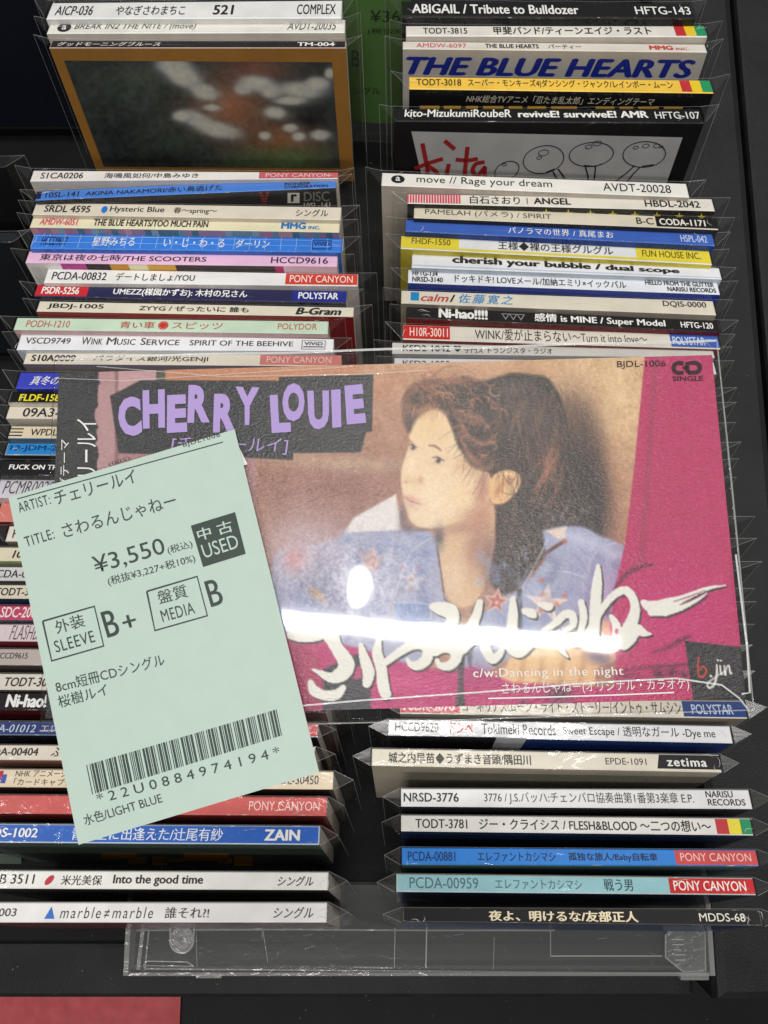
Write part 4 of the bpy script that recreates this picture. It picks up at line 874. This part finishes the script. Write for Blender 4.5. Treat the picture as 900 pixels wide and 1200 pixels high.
    # far shoulder, sleeve and hand
    p.poly(smooth_curve([(636, 622), (660, 617), (684, 618), (704, 628), (720, 634), (738, 648), (740, 690), (726, 728), (690, 742), (640, 752), (600, 770), (560, 790), (540, 770), (566, 720), (590, 700), (612, 690), (640, 655)], 4), DE, 2)
    for k in range(60): p.blob(rg.uniform(560, 735), rg.uniform(650, 760), rg.uniform(3, 9), rg.uniform(3, 9), [(150, 162, 200), (118, 132, 176), (168, 174, 204), (126, 140, 184)][rg.integers(4)], .4)
    p.blob(676, 636, 30, 14, (164, 168, 200), .6, 20)
    for pts in [[(638, 668, .8), (664, 670, .9), (688, 677, .9), (692, 656, .9), (706, 640, .9), (722, 636, .7)], [(684, 677, .7), (684, 700, .7), (680, 712, .7)], [(692, 676, .6), (692, 700, .6)]]: p.stroke(pts, (190, 188, 206), .7, .8)
    p.stroke([(640, 648, 2), (652, 640, 2.4), (662, 634, 2)], (104, 62, 54), .9); p.poly([(640, 622), (664, 617), (662, 630), (654, 632)], (222, 196, 180), 1.5); p.blob(662, 634, 3, 3, (176, 96, 76), .9)
    p.poly([(545, 760), (553, 715), (562, 700), (556, 730), (552, 790)], (74, 70, 78), 2, .8); p.poly([(606, 690), (612, 690), (612, 740), (606, 740)], (60, 60, 70), 1.2, .8)
    p.blob(735, 660, 6, 16, (84, 84, 112), .7); p.blob(724, 690, 8, 10, (120, 126, 160), .5)
    star(582, 705, 17, .15, (180, 100, 88), (216, 184, 178)); p.blob(582, 706, 2.5, 2.5, (226, 190, 170), .9)
    star(640, 708, 27, .1, (226, 196, 184), (226, 206, 196), .36)
    for q_ in [(636, 696), (652, 708), (634, 716), (662, 698), (634, 680)]: p.blob(q_[0], q_[1], 3.5, 3, (190, 104, 82), .8)
    p.poly(smooth_curve([(586, 800), (596, 774), (612, 758), (640, 748), (676, 740), (702, 728), (720, 732), (724, 770), (700, 784), (690, 808), (620, 812)], 4), (222, 180, 132), 2.5)
    for x_ in (612, 634, 658, 682): p.blob(x_, 786, 4, 22, (172, 122, 82), .5, 8)
    p.blob(624, 766, 12, 8, (236, 204, 158), .6); p.blob(648, 768, 12, 8, (236, 204, 158), .6); p.blob(702, 770, 16, 9, (70, 66, 90), .85, 20); p.blob(716, 720, 10, 4, (58, 44, 46), .8, 20)
    for pts, c, a in [([(704, 640, 4), (694, 690, 7), (678, 728, 5)], (104, 112, 150), .4), ([(652, 690, 3), (640, 712, 6), (636, 742, 4)], (108, 116, 152), .35), ([(586, 716, 3), (594, 740, 6), (590, 766, 4)], (104, 112, 150), .4), ([(428, 636, 4), (418, 690, 8), (440, 750, 6)], (128, 132, 166), .4),
                      ([(500, 636, 3), (494, 680, 7), (506, 730, 5)], (120, 126, 162), .4), ([(372, 660, 4), (396, 706, 8), (400, 750, 5)], (136, 134, 160), .4), ([(660, 626, 4), (692, 636, 6), (722, 652, 4)], (206, 206, 222), .45), ([(606, 706, 3), (626, 696, 6), (646, 690, 3)], (190, 192, 214), .4),
                      ([(460, 636, 4), (452, 690, 8), (470, 740, 5)], (198, 196, 212), .4), ([(408, 644, 4), (398, 690, 7)], (204, 198, 210), .4), ([(712, 690, 3), (704, 716, 6)], (190, 194, 216), .4), ([(722, 660, 3), (732, 684, 5), (722, 712, 4)], (96, 102, 138), .45), ([(640, 650, 3), (652, 664, 5), (640, 684, 4)], (92, 96, 130), .45)]:
        p.stroke(smooth_curve(pts), c, a, 5)
    for pts in [[(612, 690, .8), (628, 660, 1), (642, 632, .9)], [(505, 630, .8), (480, 650, .9), (462, 700, .8)], [(462, 706, .7), (503, 709, .7), (502, 731, .7)]]: p.stroke(smooth_curve(pts), (206, 204, 216), .55, 1)
    for k in range(70):
        x, y = rg.uniform(566, 732), rg.uniform(640, 745)
        strand(x, y, rg.uniform(.4, 2.2), rg.uniform(10, 34), rg.normal(0, .5), [(104, 116, 158), (176, 180, 208), (120, 130, 168)][rg.integers(3)], .22, 1.6)
    for k in range(80):
        x, y = rg.uniform(345, 512), rg.uniform(630, 745)
        strand(x, y, rg.uniform(.2, 2.6), rg.uniform(8, 30), rg.normal(0, .6), [(116, 120, 156), (190, 184, 202), (176, 160, 176)][rg.integers(3)], .22, 1.8)
    sub = np.clip(1-np.hypot((p.X-420)/130, (p.Y-680)/90), 0, 1); p.grain(26, 2.2, 61, sub); p.grain(18, 4.5, 62, sub)  # coarse grain paints in the gritty glow of the glare
    # magenta areas
    MG, MG2 = (174, 40, 88), (184, 34, 106)
    p.poly([(757.5, 400), (850, 400), (890, 860), (716, 860), (722, 770), (715, 735), (720, 690), (732, 640), (742, 560)], MG, .9)
    p.blob(790, 720, 70, 60, MG2, .8); p.poly([(767, 400), (773, 400), (756, 660), (748, 660)], (150, 44, 78), 2, .7)
    p.poly([(322, 742), (372, 748), (430, 762), (470, 776), (520, 786), (555, 782), (600, 800), (725, 806), (730, 860), (310, 860)], (176, 38, 102), 3)
    p.poly([(322, 742), (352, 750), (372, 770), (378, 800), (376, 860), (310, 860)], (158, 44, 84), 3); p.blob(350, 742, 12, 7, (110, 96, 160), .8)
    p.poly([(379, 784), (420, 766), (436, 772), (434, 800), (435, 860), (378, 860)], (44, 42, 50), 2.5); p.poly([(412, 784), (424, 780), (424, 794), (414, 796)], (176, 50, 100), 2)
    p.poly([(537, 745), (546, 745), (543, 800), (547, 860), (530, 860), (537, 800)], (48, 46, 50), 1.6)
    p.blob(480, 800, 50, 12, (206, 72, 130), .5, 8); p.blob(560, 790, 20, 10, (150, 60, 104), .6); p.blob(655, 814, 16, 10, (64, 34, 52), .8); p.blob(614, 826, 6, 6, (80, 36, 60), .7)
    for pts, a in [([(720, 690, 1), (735, 672, 2.4), (752, 664, 2.2), (765, 662, 1)], .75), ([(765, 765, .8), (785, 758, 2), (798, 750, 2.6), (808, 746, 1.6)], .7), ([(722, 786, .8), (760, 782, 1.4), (800, 779, 1.6), (815, 778, .8)], .7)]: p.stroke(smooth_curve(pts), (70, 24, 46), a, 2.4)
    for cx, cy, rx, ry in [(772, 790, 7, 7), (788, 788, 6, 6), (802, 790, 5, 5)]: p.blob(cx, cy, rx, ry, (64, 26, 44), .8)
    p.blob(735, 792, 16, 4, (96, 30, 60), .6)
    p.poly([(802.5, 751), (870, 758.5), (884, 860), (818, 860)], (34, 31, 33), .8)
    p.grain(5, 1.6, 41); p.grain(4, 3.5, 42)
    # brushed title: dark offset then pale strokes
    S = [[(341, 744, 5), (350, 743, 9), (366, 742, 10), (380, 739, 10), (388, 746, 9), (394, 758, 7.5), (402, 770, 8.5), (406, 780, 9.5), (400, 790, 9), (388, 794, 6), (374, 788, 3), (366, 784.5, 1)],
         [(364, 800, 3.5), (368, 809, 6), (380, 815, 6), (394, 814, 6), (402, 806, 3.5)],
         [(444, 750, 3), (442, 765, 6), (447, 785, 6.5), (449, 803, 7), (452, 813, 6.5)], [(423, 756, 3), (427, 772, 6), (432, 788, 7), (430, 801, 5)], [(452, 776, 4), (470, 763, 5), (486, 755, 6), (499, 758, 6), (501, 770, 6.5), (492, 779, 6), (482, 779, 4), (477, 772, 1.5)],
         [(507, 711, 4), (516, 713, 7.5), (528, 717, 9), (530, 728, 7), (520, 740, 6), (511, 752, 6), (509, 764, 5), (518, 760, 5), (530, 760, 6.5), (535, 770, 6.5), (527, 780, 5.5), (516, 780, 4), (512, 774, 2.5)],
         [(562, 706, 4), (558, 722, 5.5), (548, 743, 6.5), (538, 764, 6), (536, 771, 4)], [(544, 762, 4), (556, 748, 5), (566, 746, 5), (569, 760, 6), (577, 772, 6), (586, 766, 4), (591, 755, 2)],
         [(601, 702, 3.5), (601, 722, 6), (599, 745, 6.5), (599, 758, 7), (608, 765, 6), (619, 760, 3.5), (626, 753, 1.5)], [(615, 716, 4), (623, 719, 5.5), (626, 722, 3)], [(633, 708, 3), (642, 711, 5), (646, 710, 2.5)],
         [(638, 738, 3), (650, 731, 4), (662, 720, 5), (671, 722, 5), (671, 733, 4), (662, 738, 2.5)], [(646, 742, 3), (652, 754, 4), (659, 763, 3.5), (665, 770, 1.5)],
         [(701, 663, 2), (700, 680, 5.5), (698, 705, 6.5), (697, 730, 6.5), (695, 750, 5), (691, 754, 3)], [(681, 706, 4), (684, 722, 4.5), (680, 742, 3.5), (676, 755, 3)], [(672, 756, 2), (684, 746, 3), (696, 730, 4), (706, 713, 4), (720, 697, 4.5), (733, 692, 5), (742, 702, 5), (744, 716, 6), (739, 732, 7.5), (730, 748, 8), (731, 757, 5), (739, 749, 6), (745, 738, 7), (755, 742, 4), (763, 743, 1)], [(716, 722, 2.5), (722, 733, 5), (724, 748, 6)],
         [(754, 706, 3.5), (760, 710, 6), (772, 712, 8.5), (786, 707, 7), (800, 702, 4.5), (815, 695, 3), (832, 689, 2), (850, 686, .6)], [(782, 716, 4.5), (796, 713, 3.5), (810, 707, 2.4), (822, 700, 1.4), (828, 695, .7)], [(764, 717, 5), (780, 716, 6)]]
    for pts in S: p.stroke(smooth_curve(pts, 5), (38, 34, 38), .9, .8, 2.0, 2.2, .1, .35)
    for pts in S: p.stroke(smooth_curve(pts, 5), (222, 218, 208), 1, .7, 0, 0, .1, .35)
    for cx, cy, r in [(722.5, 740, 2.2)]: p.blob(cx, cy, r, r*1.6, (190, 44, 100), .95, 10, 2)
    for pts in [[(790, 705, .6), (808, 699, .8), (826, 692, .5)], [(800, 706, .4), (815, 699, .5)]]: p.stroke(pts, (120, 40, 74), .8)
    # record label mark: red b, white .jin in script
    wt = (232, 226, 222)
    p.stroke(smooth_curve([(819, 770, .8), (818, 782, 1), (819, 792, 1.1), (824, 793, 1.1), (828, 786, 1), (824, 781, .9), (820, 785, .7)]), (198, 58, 44), 1, .6)
    for pts in [[(833, 792, 1.2), (833.5, 792.5, 1.2)], [(840, 779, .8), (840, 790, 1.1), (837, 802, 1.2), (831, 806, 1.1), (829, 801, .9), (835, 796, .7), (843, 790, .6)], [(841, 773.5, 1), (841.4, 774, 1)], [(844, 780, .8), (845, 790, 1.1), (848, 787, .6)], [(844.5, 774, .9), (845, 774.4, .9)], [(849, 780, .8), (850, 791, 1), (851, 784, .7), (854, 780, .9), (856, 789, 1), (858, 788, .5)]]:
        p.stroke(smooth_curve(pts) if len(pts) > 2 else pts, wt, 1, .55)
    return p.C

HB = FO-FN*.006
single = thing('picture_single', fc(.5, .5, -.004), 'magenta and brown picture sleeve with a woman in denim, flat above the filed singles', 'CD')
so = single.location
m = MB(); cm_ = paper((230, 222, 212)); k = .0042
m.box8([fc(0, 0, -k), fc(1, 0, -k), fc(1, 1, -k), fc(0, 1, -k)], [fc(0, 0, -.00004), fc(1, 0, -.00004), fc(1, 1, -.00004), fc(0, 1, -.00004)], cm_)
m.build('card_sleeve', single, so)
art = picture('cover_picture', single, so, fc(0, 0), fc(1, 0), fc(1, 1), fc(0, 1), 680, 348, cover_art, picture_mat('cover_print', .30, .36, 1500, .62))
m = MB()
def ft(t, quad, col, lift=.00018, **kw): m.text(t, [fp(x, y, lift) for x, y in quad], ink(col), **kw)
LV = (174, 150, 208)
for ch, quad in [('C', [(137, 466), (164, 464), (167, 510), (140, 512)]), ('H', [(167, 457.5), (193, 456), (193.5, 501), (167.5, 502.5)]), ('E', [(196, 463), (218, 462), (219.5, 506), (195.5, 507.5)]), ('R', [(221, 451), (246, 451.5), (246, 495), (219.5, 495.5)]),
                 ('R', [(251, 461.5), (277, 461), (276, 506), (249.5, 507)]), ('Y', [(276, 453), (304, 454), (300, 498), (279, 498)]), ('L', [(316, 463), (339, 462), (341, 506), (318.5, 507.5)]), ('O', [(331, 449.5), (357, 448.5), (357, 493), (331, 494.5)]),
                 ('U', [(360, 458), (385.5, 457.5), (385.5, 502), (362, 504)]), ('I', [(388, 457), (399, 456), (400, 500.5), (389.5, 501.5)]), ('E', [(403.5, 452), (425, 450), (429, 495.5), (406.5, 497.5)])]:
    ft(ch, quad, LV, bold=.055)
ft('[チェリールイ]', [(200, 512), (338, 514), (338, 533), (200, 531)], LV, bold=-.002, shear=.12)
ft('リールイ', [(90, 558), (90, 491), (113, 491), (113, 558)], (232, 230, 226), bold=.004)
ft('テーマソングテーマ', [(69.5, 650), (70, 515), (81, 515), (80.5, 650)], (226, 224, 220), bold=.002)
ft('BJDL-1006', [(723, 423), (780, 422), (780.5, 431.5), (723.5, 432.5)], (40, 32, 34), bold=.004)
ft('SINGLE', [(788, 440.8), (824, 440.2), (824.5, 446), (788.5, 446.6)], (44, 24, 34), bold=.012)
ft('c/w:Dancing in the night', [(554, 783.5), (730, 781), (731, 794), (555, 797)], (232, 224, 216), bold=.012, space=1.1)
ft('さわるんじゃねー(オリジナル・カラオケ)', [(588, 800.5), (807, 795), (808, 809.5), (589, 815.5)], (234, 228, 222), bold=.004)
def fstrip(pts, w, col, lift=.0002): m.strip([fp(x, y, lift) for x, y in pts], w, FN, ink(col))
fstrip([(572, 818.5), (640, 817), (720, 814.5), (790, 811.5)], .00016, (236, 230, 226))
kC = (42, 24, 32)
def arc(cx, cy, rx, ry, a0, a1, n=18): return [(cx+rx*math.cos(math.radians(a0+(a1-a0)*i/n)), cy+ry*math.sin(math.radians(a0+(a1-a0)*i/n))) for i in range(n+1)]
fstrip([(801, 425.8), (797, 425.3)]+arc(796, 431, 6.5, 5.8, -85, -275)+[(797, 436.8), (801, 436.6)], .00052, kC)
fstrip([(806, 436.4), (805.5, 425.4), (812, 425.0)]+arc(814, 430.8, 6.5, 5.7, -90, 90)+[(806, 436.6)], .00052, kC)
fstrip([(801.5, 429), (805, 432.5)], .0005, kC)
m.build('cover_lettering', single, so)
# clear bag: gently wavy sheet with welded edges, their highlights painted on as pale strips
bagw = film_mat('outer_bag_side', bump=.06, scale=40, tint=.97, rough=.12, gain=.3)
bagm = film_mat('outer_bag_film', bump=.03, scale=16, tint=.985, rough=.046, gain=1.0, haze=.006)
m = MB(); x0, x1, y0, y1 = -.010, 1.012, -.048, 1.034; pts = []
us = [x0, x0+.004, x0+.0055, x0+.006]+list(np.linspace(x0+.0075, x1-.0075, 60))+[x1-.006, x1-.0055, x1-.004, x1]; vs = [y0, y0+.007, y0+.0095, y0+.0105]+list(np.linspace(y0+.013, y1-.013, 34))+[y1-.0105, y1-.0095, y1-.007, y1]
for j, v in enumerate(vs):
    for i, u in enumerate(us):
        lift = .0007+.00004*math.sin(u*7+v*2.4)+.00003*math.sin(v*8-u*3)
        if i in (0, len(us)-1) or j in (0, len(vs)-1): lift = -.0008
        elif i in (1, len(us)-2) or j in (1, len(vs)-2): lift = .0003
        pts.append(fc(u, v, lift))
nx, ny = len(us)-1, len(vs)-1
m.shared(pts, [(j*(nx+1)+i, j*(nx+1)+i+1, (j+1)*(nx+1)+i+1, (j+1)*(nx+1)+i) for j in range(ny) for i in range(nx)], bagm)
m.poly([fc(x0, y0, -.0046), fc(x1, y0, -.0046), fc(x1, y1, -.0046), fc(x0, y1, -.0046)], bagm)
for (ua, va), (ub, vb) in [((x0, y0), (x1, y0)), ((x1, y0), (x1, y1)), ((x1, y1), (x0, y1)), ((x0, y1), (x0, y0))]:
    m.poly([fc(ua, va, -.0008), fc(ub, vb, -.0008), fc(ub, vb, -.0046), fc(ua, va, -.0046)], bagw)
m.build('plastic_bag', single, so, smooth=True)
m = MB(); sm_b = film_mat('bag_edge_shine', bump=.3, scale=200, tint=.9, rough=.1, gain=2, haze=.62); sm_d = film_mat('bag_edge_shine_soft', bump=.3, scale=200, tint=.9, rough=.1, gain=2, haze=.3)
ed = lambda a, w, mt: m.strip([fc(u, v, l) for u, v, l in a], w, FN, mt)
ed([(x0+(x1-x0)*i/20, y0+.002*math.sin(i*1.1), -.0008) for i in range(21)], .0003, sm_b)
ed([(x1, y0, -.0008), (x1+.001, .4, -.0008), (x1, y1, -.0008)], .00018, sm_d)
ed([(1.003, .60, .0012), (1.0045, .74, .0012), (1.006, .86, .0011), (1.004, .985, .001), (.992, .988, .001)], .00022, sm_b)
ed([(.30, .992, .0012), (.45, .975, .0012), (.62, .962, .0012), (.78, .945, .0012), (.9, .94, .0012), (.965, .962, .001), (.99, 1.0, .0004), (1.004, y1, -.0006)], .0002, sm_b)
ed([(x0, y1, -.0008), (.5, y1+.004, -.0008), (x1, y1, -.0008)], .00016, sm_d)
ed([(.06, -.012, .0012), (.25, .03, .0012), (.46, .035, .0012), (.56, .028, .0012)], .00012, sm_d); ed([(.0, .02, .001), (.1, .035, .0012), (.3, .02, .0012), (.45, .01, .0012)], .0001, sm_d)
m.build('bag_seam_shine', single, so)

# ---------------------------------------------------------------- price tag stuck on the bag
TG = (176, 194, 183); TK = (46, 60, 54)
def tag_s(px, py): return ((px-142)*.2+(py-543)*.98)/410
def tp(px, py, lift=.0):
    s_ = tag_s(px, py); return hit(px, py, FO+FN*(.0016+.0012*s_+.0045*max(0, s_-.35)**2+lift), FN)
tag_c = [(10, 583), (275, 503), (374, 905), (92, 990)]
to = tp(190, 745)
ptag = thing('price_tag', to, 'mint green used-disc price slip with a barcode, lying slanted over the picture sleeve', 'price tag')
def papermat(c):
    key = ('slip', tuple(c))
    if key in MATS: return MATS[key]
    m_, nt_, b_ = _new('slip_paper'); tc_ = N(nt_, 'ShaderNodeTexCoord'); n_ = N(nt_, 'ShaderNodeTexNoise'); n_.inputs['Scale'].default_value = 180; n_.inputs['Detail'].default_value = 7
    nt_.links.new(tc_.outputs['Object'], n_.inputs['Vector'])
    r_ = N(nt_, 'ShaderNodeMapRange'); r_.inputs[3].default_value = .95; r_.inputs[4].default_value = 1.04; nt_.links.new(n_.outputs['Fac'], r_.inputs[0])
    s_ = N(nt_, 'ShaderNodeVectorMath', operation='SCALE'); s_.inputs[0].default_value = lin(c); nt_.links.new(r_.outputs[0], s_.inputs['Scale']); nt_.links.new(s_.outputs[0], b_.inputs['Base Color'])
    b_.inputs['Roughness'].default_value = .5; b_.inputs['Specular IOR Level'].default_value = .3
    bp_ = N(nt_, 'ShaderNodeBump'); bp_.inputs['Strength'].default_value = .12; bp_.inputs['Distance'].default_value = .0003; nt_.links.new(n_.outputs['Fac'], bp_.inputs['Height']); nt_.links.new(bp_.outputs[0], b_.inputs['Normal'])
    MATS[key] = m_; return m_
m = MB()
mt_ = papermat(TG); rows = []
for k_ in range(25):
    f_ = k_/24; L_ = [tag_c[0][i]*(1-f_)+tag_c[3][i]*f_ for i in (0, 1)]; R_ = [tag_c[1][i]*(1-f_)+tag_c[2][i]*f_ for i in (0, 1)]
    for u_ in (0, .25, .5, .75, 1): rows.append(tp(L_[0]*(1-u_)+R_[0]*u_, L_[1]*(1-u_)+R_[1]*u_))
m.shared(rows, [(k_*5+i, k_*5+i+1, k_*5+i+6, k_*5+i+5) for k_ in range(24) for i in range(4)], mt_)
back_ = [q-FN*.00013 for q in rows]
m.shared(back_, [(k_*5+i, k_*5+i+1, k_*5+i+6, k_*5+i+5) for k_ in range(24) for i in range(4)], mt_)
rim_ = [0, 1, 2, 3, 4]+[k_*5+4 for k_ in range(1, 25)]+[123, 122, 121, 120]+[k_*5 for k_ in range(23, 0, -1)]
for i in range(len(rim_)):
    a_, b_ = rim_[i], rim_[(i+1) % len(rim_)]; m.poly([rows[a_], rows[b_], back_[b_], back_[a_]], mt_)
def tt(t, x0_, y0_, x1_, y1_, h, **kw):
    """line of print from the baseline's start to its end (photo pixels), h tall"""
    dx, dy = x1_-x0_, y1_-y0_; L = math.hypot(dx, dy); ux, uy = dy/L*h, -dx/L*h
    col = kw.pop('col', TK)
    m.text(t, [tp(x0_+ux, y0_+uy, .0001), tp(x1_+ux, y1_+uy, .0001), tp(x1_, y1_, .0001), tp(x0_, y0_, .0001)], ink(col), **kw)
def tbar(pts, w, lift=.00006, col=TK): m.strip([tp(x, y, lift) for x, y in pts], w, FN, ink(col))
def tpoly(pts, col=TK, lift=.00005): m.poly([tp(x, y, lift) for x, y in pts], ink(col))
tbar([(20, 584.7), (261.3, 518)], .00014)
tt('BJDL1006', 215.5, 525.5, 258.7, 513, 7.2, space=1.1, bold=0); tt('(005)', 128, 547, 153, 539.5, 5, bold=0)
tt('ARTIST:', 23, 601, 60, 590.5, 12, space=1.15, bold=0); tt('チェリールイ', 66, 592, 161, 565, 16)
tt('TITLE:', 31, 641, 64.4, 631, 12, space=1.15, bold=0); tt('さわるんじゃねー', 75.5, 631, 208, 594, 17)
tt('¥3,550', 113, 675, 195.5, 651, 23, bold=.005); tt('(税込)', 198, 651, 226.7, 642.5, 11, bold=0)
tt('(税抜¥3,227+税10%)', 128, 688, 230, 660, 12, bold=.0)
tpoly([(223.5, 616), (275.5, 600), (288, 649), (238, 664.5)])
tt('中 古', 233.5, 634.5, 274, 622.5, 14.5, col=TG, lift=FN*.00005, bold=.014); tt('USED', 240, 654.5, 281, 641.5, 16.5, col=TG, lift=FN*.00005, bold=.0)
for bx in ([(50, 728), (110.5, 710.5), (121.5, 757), (60.5, 774.5)], [(172, 693), (231, 675.5), (243, 721.5), (181.5, 739)]): tbar(bx+[bx[0]], .00022)
tt('外装', 67, 743.5, 100.5, 734, 16); tt('SLEEVE', 66, 765, 112, 752, 14, bold=0, space=1.1)
tt('盤質', 187, 708.5, 221, 699.5, 16); tt('MEDIA', 191, 729, 229, 718.5, 14, bold=0, space=1.1)
tt('B', 126, 747.5, 141.5, 743, 31, bold=.01); tt('+', 145.5, 737.5, 161, 733, 15, bold=.01); tt('B', 247.5, 711.5, 263, 707, 31, bold=.01)
tt('8cm短冊CDシングル', 67, 812.5, 194, 779.5, 14.5); tt('桜樹ルイ', 70, 830, 127.5, 814.5, 14.5)
# barcode in the old three-of-nine pattern
C39 = {'*': '010010100', '2': '001100001', 'U': '110000001', '0': '000110100', '8': '100100100', '4': '000110001', '9': '001100100', '7': '000100101', '1': '100100001'}
seq = []
for ch in '*22U0884974194*':
    for k_, w_ in enumerate(C39[ch]): seq.append((k_ % 2 == 0, 2.6 if w_ == '1' else 1.0))
    seq.append((False, 1.0))
tot = sum(w_ for _, w_ in seq); xx = 0
bq = [(101, 896.7), (325, 831), (331.5, 861.5), (108, 931)]
def bl(u, v): return ((bq[0][0]*(1-u)+bq[1][0]*u)*(1-v)+(bq[3][0]*(1-u)+bq[2][0]*u)*v, (bq[0][1]*(1-u)+bq[1][1]*u)*(1-v)+(bq[3][1]*(1-u)+bq[2][1]*u)*v)
for dark, w_ in seq:
    if dark: tpoly([bl(xx/tot, 0), bl((xx+w_)/tot, 0), bl((xx+w_)/tot, 1), bl(xx/tot, 1)])
    xx += w_
tt('*22U0884974194*', 115, 942, 329, 886, 12, bold=0, space=1.55)
tt('水色/LIGHT BLUE', 100, 968, 191, 941, 13.5, bold=0)
m.build('slip', ptag, to, smooth=True)
m = MB(); w4 = [tp(*q, -.0007) for q in [(205, 527), (272, 507), (290, 544), (222, 565)]]
m.box8([q-FN*.00012 for q in w4], w4, papermat((226, 226, 222))); m.build('backing_slip', ptag, to)

# ---------------------------------------------------------------- green price slip between the two stacks, shade put into its colour
ga, gb = at(394, -30, .004), at(482, -27, .004)
ge = (gb-ga).normalized(); gn = ge.cross(DN).normalized(); gn = -gn if gn.y > 0 else gn
GG = (74, 106, 54); GK = (30, 44, 28)
gtag = thing('price_tag', (ga+gb)/2+DN*.09, 'shade-darkened green price slip standing in the gap between the two rear stacks', 'price tag')
go = gtag.location; m = MB()
m.box8([ga-gn*.0002, gb-gn*.0002, gb-gn*.0002+DN*.089, ga-gn*.0002+DN*.089], [ga, gb, gb+DN*.089, ga+DN*.089], papermat(GG))
def gp(px, py): return hit(px, py, ga+gn*.0002, gn)
def gt(t, x0_, y0_, x1_, y1_, **kw): m.text(t, [gp(x0_, y0_), gp(x1_, y0_), gp(x1_, y1_), gp(x0_, y1_)], ink(GK), **kw)
gt('¥3650', 434, 12, 492, 26, bold=.0); gt('(税抜¥3,318', 431, 33, 500, 41, bold=.0); gt('B', 412, 59, 422, 78, bold=.0); gt('シングル', 402, 102, 446, 111, bold=.0)
for k in range(26):
    x_ = 431+k*1.25
    if (k*7) % 5 < 3: m.poly([gp(x_, 158), gp(x_+.8, 158), gp(x_+.8, 173), gp(x_, 173)], ink(GK))
m.build('slip', gtag, go)
bpy.data.objects.remove(_to)
